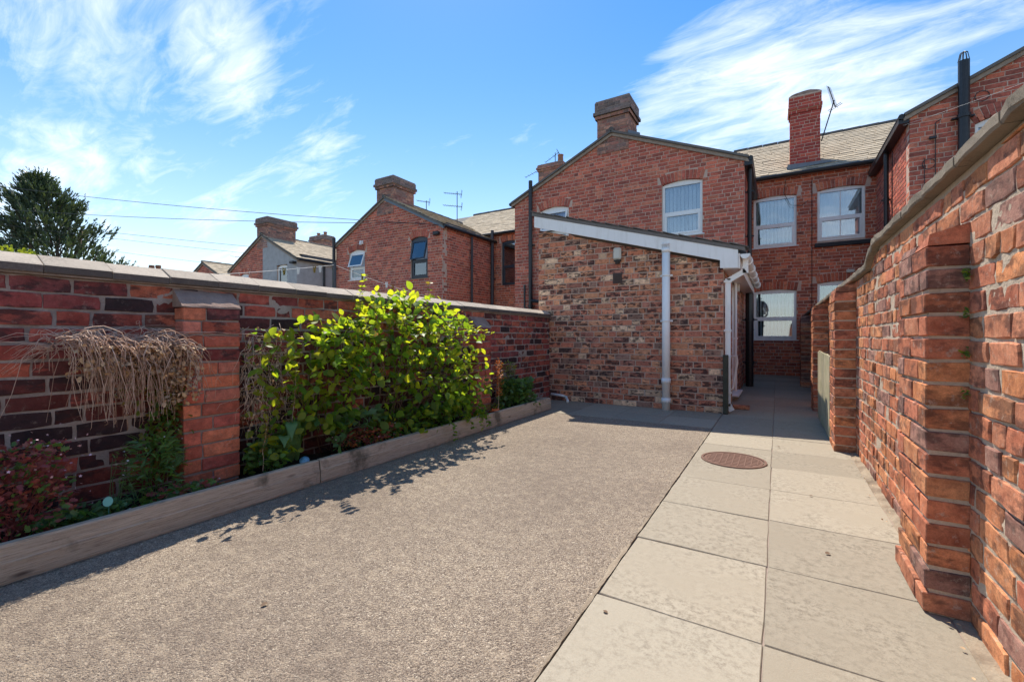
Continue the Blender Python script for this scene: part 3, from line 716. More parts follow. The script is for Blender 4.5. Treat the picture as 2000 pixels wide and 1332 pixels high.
mb.add(v, [(j*n1+i, j*n1+i+1, (j+1)*n1+i+1, (j+1)*n1+i) for j in range(n2-1) for i in range(n1-1)]); o = mb.build('soil', M['soil'], bed, smooth=True); o['kind'] = 'stuff'

# ------------------------------------------------------------------ windows, chimneys, roofs
def arc_pts(u0, u1, zs, rise, n=10):
    w = (u1-u0)/2; r = (w*w+rise*rise)/(2*rise); a = math.asin(w/r); uc = (u0+u1)/2; zc = zs+rise-r
    return [(uc+r*math.sin(-a+2*a*k/n), zc+r*math.cos(-a+2*a*k/n)) for k in range(n+1)]
def window(root, fr, u0, u1, z0, zs, rise, m='upvc', sash=.45, blinds=True, opened=False, y=.055, fw=.055, sill=True, mull=False, cloth=False, bar=True):
    """frame > sash, pane, sill, blind and room behind it"""
    F = MB(); zt = zs+rise; arc = arc_pts(u0, u1, zs, rise) if rise > 0 else [(u0, zs), (u1, zs)]
    F.prism([(u0, z0), (u0+fw, z0), (u0+fw, zs), (u0, zs)], y, y+.07, fr); F.prism([(u1-fw, z0), (u1, z0), (u1, zs), (u1-fw, zs)], y, y+.07, fr)
    F.prism([(u0+fw, z0), (u1-fw, z0), (u1-fw, z0+fw), (u0+fw, z0+fw)], y, y+.07, fr)
    # head follows the arch in short staves
    for p, q in zip(arc, arc[1:]):
        F.prism([(p[0], zs-fw*.9), (q[0], zs-fw*.9), q, p], y-.001, y+.071, fr)
    tr = z0+(zs-z0)*sash
    if bar: F.prism([(u0+fw, tr-.03), (u1-fw, tr-.03), (u1-fw, tr+.03), (u0+fw, tr+.03)], y-.004, y+.066, fr)
    if mull: F.prism([((u0+u1)/2-.011, z0+fw), ((u0+u1)/2+.011, z0+fw), ((u0+u1)/2+.011, zs-fw), ((u0+u1)/2-.011, zs-fw)], y+.02, y+.05, fr)
    w = F.build('window', M[m], root)
    a, b = u0+fw, u1-fw
    if bar:
        s = MB(); h0, h1 = z0+fw, tr-.03; k = .045
        for (p, q, c, d) in ((a, a+k, h0, h1), (b-k, b, h0, h1), (a+k, b-k, h0, h0+k), (a+k, b-k, h1-k, h1)): s.box(p, q, y-.014, y+.04, c, d, fr, bev=.004)
        s.build('sash', M[m], w)
        g = MB(); g.box(a+k, b-k, y+.022, y+.026, h0+k, h1-k, fr); g.build('pane', M['glass'], w)
    top0 = tr+.03 if bar else z0+fw
    if opened:
        s = MB(); k = .045; h0, h1 = top0, zs-fw*.9; tilt = .16; ft = FR(fr.w(0, y-.02, h1), fr.a)
        def tb(p, q, c, d, dy0, dy1):
            v = []
            for x in (p, q):
                for yy in (dy0, dy1):
                    for z in (c, d): v.append(fr.w(x, y-.01+yy-(h1-z)*tilt/(h1-h0), z))
            return v
        fs = [(0, 1, 3, 2), (4, 6, 7, 5), (0, 4, 5, 1), (2, 3, 7, 6), (0, 2, 6, 4), (1, 5, 7, 3)]
        for (p, q, c, d) in ((a, a+k, h0, h1), (b-k, b, h0, h1), (a+k, b-k, h0, h0+k), (a+k, b-k, h1-k, h1)): s.add(tb(p, q, c, d, 0, .04), fs)
        s.build('open_sash', M[m], w); g = MB(); g.add(tb(a+k, b-k, h0+k, h1-k, .018, .022), fs); g.build('pane', M['glass'], w)
    else:
        g = MB(); g.box(a, b, y+.03, y+.034, top0, zs-fw*.9, fr); g.build('pane', M['glass'], w)
    if sill:
        s = MB(); s.box(u0-.05, u1+.05, y-.085, y+.03, z0-.028, z0-.002, fr, bev=.006); s.build('sill', M[m], w)
    if blinds:
        s = MB(); x = a+.03
        while x < b-.02:
            t = R.uniform(.35, .75); c = .036; dx, dy = c*math.cos(t), c*math.sin(t)
            v = [fr.w(x-dx, y+.16-dy, z0+fw), fr.w(x+dx, y+.16+dy, z0+fw), fr.w(x+dx, y+.16+dy, zs-.03), fr.w(x-dx, y+.16-dy, zs-.03), fr.w(x-dx, y+.163-dy, z0+fw), fr.w(x+dx, y+.163+dy, z0+fw), fr.w(x+dx, y+.163+dy, zs-.03), fr.w(x-dx, y+.163-dy, zs-.03)]
            s.add(v, [(0, 1, 2, 3), (7, 6, 5, 4), (0, 4, 5, 1), (1, 5, 6, 2), (2, 6, 7, 3), (3, 7, 4, 0)]); x += .088
        s.build('vertical_blind', M['blind'], w)
    if cloth:
        s = MB(); n = 30; v = []
        for k in range(n+1):
            x = a+(b-a)*k/n; v += [fr.w(x, y+.13+.012*math.sin(k*1.7), z0+fw), fr.w(x, y+.13+.01*math.sin(k*1.7+.5), zs-.03)]
        s.add(v, [(2*k, 2*k+2, 2*k+3, 2*k+1) for k in range(n)]); s.build('net_curtain', M['curtain'], w, smooth=True)
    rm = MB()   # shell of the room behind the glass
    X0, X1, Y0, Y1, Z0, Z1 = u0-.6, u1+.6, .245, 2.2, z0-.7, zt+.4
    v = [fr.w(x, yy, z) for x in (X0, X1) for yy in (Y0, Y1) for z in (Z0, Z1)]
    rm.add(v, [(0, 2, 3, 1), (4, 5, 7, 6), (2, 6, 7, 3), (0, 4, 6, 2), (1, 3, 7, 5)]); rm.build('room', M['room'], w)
    return w
def pipe(root, x, y, z0, z1, r, m, name='downpipe', collars=(), top=None, label=None):
    mb = MB(); mb.tube([(x, y, z0), (x, y, z1)]+([top] if top else []), r, 12)
    for c in collars: mb.tube([(x, y, c-.03), (x, y, c+.03)], r*1.22, 12); mb.box(x-r*1.9, x+r*1.9, y+r*.3, y+r*1.5, c-.012, c+.012)
    o = mb.build(name, M[m], root, smooth=False); return o
def chimney(root, B, x0, x1, y0, y1, z0, z1, mb_='bc', mc='bcap', m='m_d', capn=(1, 1, 2), pots=0, capw=.045):
    """brick stack with corbelled head"""
    zb = z1-sum(capn)*COURSE; pb = MB(); lay = [(0.0, z0, zb, mb_)]; z = zb; o = 0
    for k, n in enumerate(capn):
        o = (capw, capw*1.9, capw*1.1)[k]; lay.append((o, z, z+n*COURSE, mc if k else mb_)); z += n*COURSE
    for (o, a, b, mm) in lay:
        pb.box(x0-o+.0055, x1+o-.0055, y0-o+.0055, y1+o-.0055, a, b-.002)
        for fr, L in ((FR((x0-o, y0-o, 0)), x1-x0+2*o), (FR((x1+o, y0-o+.010, 0), A90), y1-y0+2*o-.010), (FR((x0-o, y1+o, 0), -A90), y1-y0+2*o-.010)):
            B.face(fr, L, a, [(0, b), (L, b)], mm, bond='mix', hp=.3)
    pb.box(x0-.03, x1+.03, y0-.03, y1+.03, z1-.001, z1+.03)
    st = pb.build('chimney', M[m], root)
    for k in range(pots):
        cx = x0+(x1-x0)*(k+.5)/pots; cy = (y0+y1)/2; p = MB(); p.tube([(cx, cy, z1+.02), (cx, cy, z1+.22), (cx, cy, z1+.23), (cx, cy, z1+.28)], [.10, .085, .11, .105], 12); p.build('chimney_pot', M['pot'], st)
    return st
def slates(root, p0, p1, up, n_rows, m, w=.26, exp=.2, limit=300, seed=2, thick=.014):
    """courses of stone slates from the eave line p0-p1 along the slope vector up"""
    rr = random.Random(seed); p0, p1, up = Vector(p0), Vector(p1), Vector(up).normalized(); ax = (p1-p0).normalized(); nrm = ax.cross(up).normalized()
    if nrm.z < 0: nrm = -nrm
    Lw = (p1-p0).length; items = []
    for j in range(n_rows):
        x = -rr.uniform(0, w)
        while x < Lw:
            ww = w*rr.uniform(.7, 1.25); a, b = max(x, 0), min(x+ww-.006, Lw); x += ww
            if b-a < .04: continue
            c = p0+ax*((a+b)/2)+up*(j*exp+exp*.6-.03+rr.gauss(0, .008))+nrm*(.018+rr.gauss(0, .0025))
            items.append((c, b-a, rr.gauss(0, .012)))
    items.sort(key=lambda q: sizekey(q[0])); cache = {}; V = []; F = []; Rn = []
    rot = Matrix((ax, up, nrm)).transposed()
    def geo(ww):
        h = exp*1.32; v = []
        for z in (0, 1):
            for sx, sy in ((-1, -1), (0, -1), (1, -1), (1, 1), (-1, 1)):
                v.append((sx*ww/2+(rr.uniform(-.004, .004)), sy*h/2+(rr.uniform(-.008, .008) if sy < 0 else 0), (thick if z else -.001)+(.010 if sy < 0 else -.010)))
        return v, [(5, 6, 7, 8, 9)]+[(k, (k+1) % 5, (k+1) % 5+5, k+5) for k in range(5)]
    at = W[root.name]
    for k, (c, ww, t) in enumerate(items):
        if k < limit:
            key = (round(ww, 2), rr.randrange(2))
            if key not in cache: cache[key] = mesh('slate', *geo(ww), M[m])
            o = bpy.data.objects.new('slate', cache[key]); link(o, root, c); o.rotation_euler = (rot @ Matrix.Rotation(t, 3, 'Z')).to_euler()
        else:
            v, f = geo(ww); n = len(V); V += [tuple(c-at+rot @ Vector(q)) for q in v]; F += [[n+i for i in q] for q in f]; Rn += [rr.random()]*len(f)
    if V: o = bpy.data.objects.new('slate_courses', mesh('slate_courses', V, F, M[m], None, False, Rn)); link(o, root, at); o['kind'] = 'stuff'
def roof_slab(root, a, b, c, d, th, m, name='roof'):
    a, b, c, d = map(Vector, (a, b, c, d)); n = (b-a).cross(d-a).normalized()
    if n.z < 0: n = -n
    mb = MB(); v = [a, b, c, d]+[q-n*th for q in (a, b, c, d)]
    mb.add(v, [(0, 1, 2, 3), (7, 6, 5, 4), (0, 4, 5, 1), (1, 5, 6, 2), (2, 6, 7, 3), (3, 7, 4, 0)]); return mb.build(name, m, root)
def wing_roof(root, x0, xa, x1, y0, y1, ze0, za, ze1, m, over=.09, verge='bargebrown', vw=.085):
    s0, s1 = (za-ze0)/(xa-x0), (za-ze1)/(x1-xa); t = .07
    A = (x0-over, y0-over, ze0-over*s0+t); Bq = (xa, y0-over, za+t); Cq = (xa, y1, za+t); Dq = (x0-over, y1, ze0-over*s0+t)
    roof_slab(root, A, Bq, Cq, Dq, .05, M['slate2'])
    A = (x1+over, y0-over, ze1-over*s1+t); Dq = (x1+over, y1, ze1-over*s1+t)
    roof_slab(root, A, Bq, Cq, Dq, .05, M['slate2'])
    for (xs, zs, sgn, s) in ((x0-over, ze0-over*s0, 1, s0), (x1+over, ze1-over*s1, -1, s1)):
        mb = MB(); mb.prism([(xs, zs-vw+.02), (xa, za-vw+.02), (xa, za+.012), (xs, zs+.012)] if sgn > 0 else [(xa, za-vw+.02), (xs, zs-vw+.02), (xs, zs+.012), (xa, za+.012)], y0-.05, y0-.004)
        mb.build('verge_board', M[verge if sgn < 0 else 'bargebrown'], root)
    mb = MB(); n = int((y1-y0)/.42)
    for k in range(n):
        a = y0-over+(y1-y0+over)*k/n; b = y0-over+(y1-y0+over)*(k+1)/n-.008
        mb.tube([(xa, a, za+t+.0), (xa, b, za+t+.01)], .075, 8)
    mb.build('ridge_tiles', M['ridge'], root)

# ------------------------------------------------------------------ rear extension (lean-to)
EX0, EX1, EY = -3.462, -.63, 6.65
ex = thing('rear_extension', 'single storey lean-to extension of mixed orange and black bricks with white fascia', 'extension', ((EX0+EX1)/2, EY, 0))
def erz(x): return 2.885-(x+3.48)*.283     # underside of roof verge
L = EX1-EX0
fe = FR((EX0, EY, 0)); tops = [(0, erz(EX0)-.04), (L, erz(EX1)-.04)]
core(ex, fe, L, -.05, tops, [], M['m_e'], th=.22)
B = Bricks(False, 31); B.face(fe, L, 0, tops, 'be', bond='mix', hp=.46, depth=.04)
fs = FR((EX1, EY+.012, 0), A90); LS = 11-EY-.05
dh = (1.38, 2.23, .0, 2.0)
core(ex, FR((EX1, EY+.221, 0), A90), LS-.18, -.05, [(0, 2.06), (LS-.18, 2.06)], [(dh[0]-.21, dh[1]-.21, -.04, 2.0)], M['m_e'], th=.22)
B.face(fs, LS, 0, [(0, 2.06), (LS, 2.06)], 'be', holes=[dh], bond='mix', hp=.3)
B.finish(ex)
# roof deck + edge tiles + white bargeboard, boxed eaves, soffit, gutter
t0 = .172
mb = MB(); mb.prism([(EX0-.07, erz(EX0-.07)+t0), (-.36, erz(-.36)+t0), (-.36, erz(-.36)+t0+.05), (EX0-.07, erz(EX0-.07)+t0+.05)], EY-.11, 11.0); mb.build('roof', M['slate2'], ex)
mb = MB(); n = 15
for k in range(n):
    xa = EX0-.09+(2.85+.42)*k/n*.985; xb = xa+.225; mb.prism([(xa, erz(xa)+t0+.052+.014), (xb, erz(xb)+t0+.052), (xb, erz(xb)+t0+.062), (xa, erz(xa)+t0+.052+.03)], EY-.125, EY+.2)
mb.build('roof_tiles', M['slate2'], ex)
mb = MB(); mb.prism([(EX0-.03, erz(EX0-.03)-.012), (-.66, erz(-.66)-.012), (-.66, 1.97), (-.445, 1.955), (-.445, erz(-.445)+t0-.003), (EX0-.03, erz(EX0-.03)+t0-.003)], EY-.10, EY-.075)
mb.build('bargeboard', M['upvc'], ex)
mb = MB(); mb.box(-.628, -.445, EY-.073, 10.9, 1.958, 1.973); mb.build('soffit', M['upvc_shut'], ex)
mb = MB(); mb.box(-.443, -.425, EY-.073, 10.9, 1.955, 2.15); mb.build('fascia', M['upvc'], ex)
mb = MB(); v = []; n = 8; gy0, gy1 = EY-.09, 10.9
for yy in (gy0, gy1):
    for k in range(n+1):
        t = math.pi+math.pi*k/n; v.append((-.362+.058*math.cos(t), yy, 2.135+.062*math.sin(t)))
    for k in range(n, -1, -1):
        t = math.pi+math.pi*k/n; v.append((-.362+.053*math.cos(t), yy, 2.135+.057*math.sin(t)))
m2 = 2*(n+1); mb.add(v, [(k, (k+1) % m2, m2+(k+1) % m2, m2+k) for k in range(m2)]+[tuple(range(n+1))]); mb.build('gutter', M['upvc'], ex, smooth=False)
for k in range(5):
    mb = MB(); yy = 7.1+k*.85; mb.tube([(-.362, yy, 2.125), (-.362, yy+.06, 2.125)], .071, 10); mb.build('gutter_bracket', M['upvc'], ex)
# square downpipe with offset
mb = MB()
def sq(a, b, r=.033):
    a, b = Vector(a), Vector(b); d = (b-a).normalized(); s1 = Vector((0, 1, 0)); s2 = d.cross(s1).normalized()
    v = [p+s1*i*r+s2*j*r for p in (a, b) for i, j in ((-1, -1), (1, -1), (1, 1), (-1, 1))]
    mb.add(v, [(0, 1, 2, 3), (7, 6, 5, 4), (0, 4, 5, 1), (1, 5, 6, 2), (2, 6, 7, 3), (3, 7, 4, 0)])
DY = 6.73
sq((-.365, DY, 2.09), (-.365, DY, 1.90)); sq((-.365, DY, 1.935), (-.575, DY, 1.81)); sq((-.578, DY, 1.84), (-.578, DY, .10)); sq((-.578, DY, .12), (-.53, DY, .035))
for z in (1.80, 1.13, .28): mb.box(-.628, -.535, DY-.045, DY+.045, z-.015, z+.015)
mb.build('downpipe', M['upvc'], ex)
# round soil pipe on the front
sx, sy = -1.365, EY-.085
mb = MB(); mb.tube([(sx, sy, .0), (sx, sy, 2.30)], .056, 16)
for z in (.14, .42): mb.tube([(sx, sy, z-.04), (sx, sy, z+.03)], .066, 16)
for z in (.78, .0): pass
mb.tube([(sx, sy, 2.25), (sx, sy, 2.31)], .062, 16)
for z in (1.27, 1.92): mb.box(sx-.085, sx+.085, sy+.02, sy+.05, z-.013, z+.013); mb.tube([(sx, sy, z-.014), (sx, sy, z+.014)], .06, 16)
sp = mb.build('soil_pipe', M['upvc'], ex)
for p in sp.data.polygons: p.use_smooth = len(p.vertices) == 4
mb = MB()
for k in range(12):
    t = 2*math.pi*k/12; mb.box(sx+.052*math.cos(t)-.005, sx+.052*math.cos(t)+.005, sy+.052*math.sin(t)-.005, sy+.052*math.sin(t)+.005, 2.31, 2.36)
mb.tube([(sx, sy, 2.36), (sx, sy, 2.375)], .06, 16); mb.build('vent_cap', M['upvc_shut'], sp)
# white waste pipe at the foot
mb = MB(); mb.tube([(-3.2, EY-.05, .10), (-3.0, EY-.05, .085), (-2.93, EY-.055, .07), (-2.86, EY-.16, .03), (-2.84, EY-.2, .02)], .021, 10); mb.build('waste_pipe', M['upvc'], ex, smooth=True)
# bulkhead light and air brick
lt = MB(); lt.box(-2.15, -2.03, EY-.075, EY-.004, 2.215, 2.40, bev=.022); lo = lt.build('wall_light', M['cream'], ex)
lt = MB(); lt.tube([(-2.09, EY-.04, 2.21), (-2.09, EY-.04, 2.15)], [.045, .032], 12); lt.box(-2.14, -2.04, EY-.06, EY-.004, 2.19, 2.216); lt.build('sensor', M['black'], lo)
lt = MB(); lt.box(-2.17, -2.03, EY-.012, EY+.01, 1.86, 2.02)
for k in range(6): lt.box(-2.155, -2.045, EY-.022, EY-.010, 1.876+k*.022, 1.886+k*.022)
lt.build('air_vent', M['brownplastic'], ex)
# side door with handrail and step
mb = MB(); mb.box(dh[0]-.0, dh[0]+.06, .04, .12, 0, 2.0, fs); mb.box(dh[1]-.06, dh[1], .04, .12, 0, 2.0, fs); mb.box(dh[0]+.06, dh[1]-.06, .04, .12, 1.94, 2.0, fs); mb.box(dh[0]+.06, dh[1]-.06, .06, .10, .03, 1.94, fs)
dr = mb.build('door', M['upvc'], ex); mb = MB(); mb.box(dh[0]+.18, dh[1]-.18, .052, .058, 1.0, 1.8, fs); mb.build('pane', M['glass'], dr)
mb = MB(); mb.box(dh[0]-.05, dh[1]+.05, -.10, .03, .07, .095, fs, bev=.005); mb.build('threshold', M['upvc'], dr)
mb = MB(); mb.tube([(-.60, 7.35, .75), (-.52, 7.35, .76), (-.515, 7.4, .66), (-.56, 7.25, .28), (-.60, 7.24, .26)], .018, 8); mb.build('handrail', M['upvc'], ex, smooth=True)
mb = MB(); mb.tube([(-.60, 8.35, 1.95), (-.60, 8.35, .12)], .02, 8); mb.box(-.63, -.57, 8.33, 8.37, 1.0, 1.03); mb.build('overflow_pipe', M['upvc'], ex)
mb = MB(); mb.box(-.63, -.555, 8.5, 8.6, 1.82, 1.95, bev=.01); mb.build('side_lamp', M['cream'], ex)
mb = MB(); mb.tube([(-2.18, EY+1.8, 2.6), (-2.18, EY+1.8, 2.84)], .045, 10); mb.build('roof_vent', M['black'], ex)
mb = MB(); mb.box(-.555, -.34, 7.12, 7.25, 0.004, .055, bev=.006); tag(mb.build('loose_brick', M['br'], None, org=(-.45, 7.18, 0)), 'loose brick lying at the foot of the white downpipe', 'brick')
mb = MB(); mb.box(-.628, -.565, EY-.075, EY-.012, 0.003, .80, bev=.006); tag(mb.build('timber_post', M['postwood'], None, org=(-.6, EY-.04, 0)), 'short dark mossy timber post at the corner of the extension', 'post')

# ------------------------------------------------------------------ our two-storey wing
def wing(name, label, x0, xa, x1, y0, ze0, za, ze1, bm, wins, seed, side='right', zmin=None, group=None, split=None, limit=300, y1=14.0, verge='bargebrown', ch=None, slate_side=False):
    root = thing(name, label, 'house', ((x0+x1)/2, y0, 0), group)
    L = x1-x0; f = FR((x0, y0, 0)); tops = [(0, ze0), (xa-x0, za), (L, ze1)]; Bk = Bricks(False, seed); holes = []; arcs = []
    for w in wins:
        u0, u1 = w['x0']-x0, w['x1']-x0; holes.append((u0, u1, w['z0'], w['zs']+w['rise']))
        if w['rise'] > 0: arcs.append(Bk.arch(f, u0-.01, u1+.01, w['zs']+.003, w['rise'], bm) if not w.get('noarch') else (0, 0, 0, 0, 0, 99))
    core(root, f, L, -.05, tops, holes, M['m_h'])
    ub = L if split is None else split-x0
    if split is None: Bk.face(f, L, 0, tops, bm, holes, arcs, 'mix', .3, zmin)
    else:
        tt = [(0, ze0), (xa-x0, za)]+([(ub, za+(ze1-za)*(ub-(xa-x0))/(L-(xa-x0)))] if ub > xa-x0+.01 else [])
        Bk.face(f, ub, 0, tt, bm, holes, arcs, 'mix', .3, zmin)
        mb = MB(); zb = za+(ze1-za)*(ub-(xa-x0))/(L-(xa-x0)); 
        us = sorted({ub, L, *[h[k] for h in holes for k in (0, 1) if h[0] > ub]})
        for a, b in zip(us, us[1:]):
            hh = [h for h in holes if h[0]-1e-6 < (a+b)/2 < h[1]+1e-6]; ta = zb+(ze1-zb)*(a-ub)/(L-ub); tb = zb+(ze1-zb)*(b-ub)/(L-ub)
            if hh: mb.prism([(a, 0), (b, 0), (b, hh[0][2]), (a, hh[0][2])], -.012, .008, f); mb.prism([(a, hh[0][3]), (b, hh[0][3]), (b, tb), (a, ta)], -.012, .008, f)
            else: mb.prism([(a, 0), (b, 0), (b, tb), (a, ta)], -.012, .008, f)
        mb.build('render', M['render'], root)
    if side == 'right':
        fs_ = FR((x1, y0+.012, 0), A90); Ls = y1-y0-.05; core(root, FR((x1, y0+.241, 0), A90), Ls-.2, -.05, [(0, ze1), (Ls-.2, ze1)], [], M['m_h'] if split is None else M['render'])
        if split is None: Bk.face(fs_, Ls, 0, [(0, ze1), (Ls, ze1)], bm, (), (), 'mix', .3, zmin)
        else:
            mb = MB(); mb.box(0, Ls, -.002, .02, 0, ze1, FR((x1, y0, 0), A90)); mb.build('render', M['render'], root)
        core(root, FR((x0, y1, 0), -A90), y1-y0-.25, -.05, [(0, ze0), (y1-y0-.25, ze0)], [], M['m_h'], name='party_wall')
    else:
        fs_ = FR((x0, y1, 0), -A90); Ls = y1-y0-.012; core(root, fs_, Ls-.2, -.05, [(0, ze0), (Ls-.2, ze0)], [], M['m_h'])
        Bk.face(fs_, Ls, 0, [(0, ze0), (Ls, ze0)], bm, (), (), 'mix', .35)
    wing_roof(root, x0, xa, x1, y0, y1+1.4, ze0, za, ze1, None, verge=verge)
    if ch: chimney(root, Bk, **ch)
    Bk.finish(root, limit)
    for w in wins: window(root, f, w['x0']-x0, w['x1']-x0, w['z0'], w['zs'], w['rise'], **w.get('kw', {}))
    if slate_side:
        s1 = (za-ze1)/(x1-xa); Ln = math.hypot(x1+.09-xa, (x1+.09-xa)*s1)
        slates(root, (x1+.09, y0-.09, ze1-.09*s1+.07), (x1+.09, y1+1.0, ze1-.09*s1+.07), (-1, 0, s1), int(Ln/.2)+1, 'slate', seed=seed)
    # gutters along the eaves
    for (gx, gz) in ((x0-.12, ze0-.02), (x1+.12, ze1-.02)):
        mb = MB(); mb.tube([(gx, y0-.05, gz), (gx, y1-.02, gz)], .052, 8); mb.build('gutter', M['black'], root)
    return root
WD = dict(x0=-2.38, x1=-1.48, z0=3.43, zs=4.67, rise=.065)
w1 = wing('rear_wing', 'two storey red brick gabled wing with central chimney behind the lean-to', -6.5, -3.62, -.62, 11.0, 4.88, 6.22, 4.97, 'bh2',
          [WD, dict(x0=-5.68, x1=-4.82, z0=3.40, zs=4.53, rise=.07, kw=dict(blinds=False, opened=True))], 41, zmin=0, group='gabled rear wings of the terrace',
          ch=dict(x0=-4.01, x1=-3.19, y0=10.985, y1=11.75, z0=5.75, z1=7.08, capn=(1, 1, 3)))
P = lambda *a, **k: pipe(*a, **k)
P(w1, -5.93, 10.90, 0, 5.40, .055, 'black', 'soil_pipe', (1.9, 3.6))
mb = MB(); mb.tube([(-5.93, 10.9, 2.05), (-5.55, 10.9, 2.0)], .045, 8); mb.tube([(-6.12, 10.9, 2.5), (-6.12, 10.9, 1.8)], .03, 8); mb.tube([(-6.12, 10.9, 1.85), (-5.95, 10.9, 1.78)], .03, 8); mb.build('branch_pipe', M['black'], w1)
P(w1, -.53, 11.25, 0, 4.80, .045, 'black', 'downpipe', (4.3, 3.3, 2.3, 1.2))
P(w1, -.50, 10.55, 0, 2.0, .075, 'black', 'soil_pipe', (.5, 1.4))
mb = MB(); mb.box(-.62, -.46, 10.96, 13.9, 4.80, 4.93); mb.build('eaves_board', M['black'], w1)
mb = MB(); mb.prism([(-3.19, 6.05), (-2.9, 5.98), (-2.9, 6.06), (-3.19, 6.2)], 10.95, 10.985); mb.build('flashing', M['lead'], w1)

# neighbouring wings to the left
w2 = wing('rear_wing', 'second brick gabled wing with blue-grey verge board and one dark framed window', -14.4, -11.78, -9.2, 11.0, 4.47, 5.86, 4.60, 'bh2',
          [dict(x0=-13.66, x1=-12.82, z0=3.12, zs=4.13, rise=.09, kw=dict(blinds=False, opened=True, cloth=True)),
           dict(x0=-10.56, x1=-9.82, z0=3.0, zs=4.27, rise=.09, kw=dict(m='anth', blinds=False, opened=True, cloth=True))], 42, zmin=1.35, group='gabled rear wings of the terrace',
          ch=dict(x0=-12.18, x1=-11.36, y0=10.985, y1=12.0, z0=5.3, z1=6.58, capn=(1, 1, 2)), verge='bargeblue', slate_side=True)
P(w2, -14.42, 10.92, 0, 4.78, .06, 'black', 'soil_pipe', (2.2, 3.6))
P(w2, -9.12, 12.5, 0, 4.5, .04, 'greyp', 'downpipe', (3.5, 2.2)); P(w2, -9.12, 13.78, 0, 5.0, .06, 'greyp', 'soil_pipe', (3.2,))
mb = MB(); mb.box(-13.0, -12.86, 10.93, 10.995, 4.38, 4.52, bev=.02); mb.tube([(-12.93, 10.9, 4.36), (-12.93, 10.93, 4.5)], .05, 8); mb.build('security_light', M['upvc'], w2)
mb = MB(); mb.box(-9.5, -9.28, 10.86, 10.995, 4.30, 4.42, bev=.02); mb.build('floodlight', M['black'], w2)
w3 = wing('rear_wing', 'third wing, half brick and half grey rendered, with a large sooty chimney', -22.0, -19.35, -16.85, 11.0, 4.08, 5.45, 4.22, 'bh2',
          [dict(x0=-21.15, x1=-20.45, z0=2.8, zs=3.82, rise=.07, kw=dict(blinds=False, opened=True)),
           dict(x0=-18.25, x1=-17.5, z0=2.55, zs=3.98, rise=.08, noarch=True, kw=dict(blinds=False, cloth=True))], 43, zmin=1.6, split=-19.3, group='gabled rear wings of the terrace',
          ch=dict(x0=-19.75, x1=-18.93, y0=10.985, y1=12.3, z0=4.9, z1=6.22, capn=(1, 1, 2), pots=0), slate_side=True)
P(w3, -16.75, 12.2, 0, 4.1, .045, 'black', 'downpipe', (3,)); P(w3, -16.75, 13.9, 0, 4.1, .035, 'greyp', 'waste_pipe')
mb = MB(); mb.box(-17.1, -16.85, 10.8, 10.985, 4.02, 4.12, bev=.02); mb.build('floodlight', M['black'], w3)
w4 = wing('rear_wing', 'farthest low gabled wing with grey slates, fourth along the terrace', -26.9, -24.5, -22.7, 11.0, 3.55, 4.68, 3.85, 'bh2', [], 44, zmin=1.8, group='gabled rear wings of the terrace', slate_side=True, limit=120)

# right neighbour wing
wr = wing('rear_wing', 'right hand brick wing with tall black soil pipe rising above its verge', 2.10, 5.1, 8.1, 10.8, 5.14, 6.56, 5.14, 'bh2',
          [dict(x0=2.97, x1=3.95, z0=3.45, zs=4.76, rise=.12)], 45, side='left', group='gabled rear wings of the terrace')
P(wr, 2.80, 10.70, 0, 5.86, .078, 'black', 'soil_pipe', (4.9, 3.2))
mb = MB()
for k in range(9): t = 2*math.pi*k/9; mb.tube([(2.8+.075*math.cos(t), 10.7+.075*math.sin(t), 5.86), (2.8+.05*math.cos(t), 10.7+.05*math.sin(t), 6.0), (2.8, 10.7, 6.03)], .006, 4)
mb.build('cage_cowl', M['greyp'], wr)
P(wr, 2.02, 12.35, 0, 5.0, .045, 'black', 'downpipe', (4.0, 2.6))
mb = MB(); mb.box(1.94, 2.09, 10.78, 13.95, 5.00, 5.12); mb.build('eaves_board', M['black'], wr)
mb = MB(); mb.tube([(2.06, 12.0, 4.9), (2.06, 12.0, 2.4)], .008, 5); mb.tube([(2.52, 10.78, 4.95), (2.45, 10.78, 4.9), (2.45, 10.78, 3.2)], .007, 5); mb.tube([(2.3, 10.78, 4.3), (2.3, 10.78, 3.0)], .006, 5)
for cx, cz in ((2.36, 4.18), (3.05, 5.22)):
    mb.tube([(cx+.09*math.cos(t*.4), 10.78, cz+.09*math.sin(t*.4)) for t in range(17)], .006, 5)
mb.build('coiled_cable', M['wire'], wr)
mb = MB(); mb.box(2.36, 2.46, 10.74, 10.79, 4.62, 4.66); mb.build('bracket', M['black'], wr)

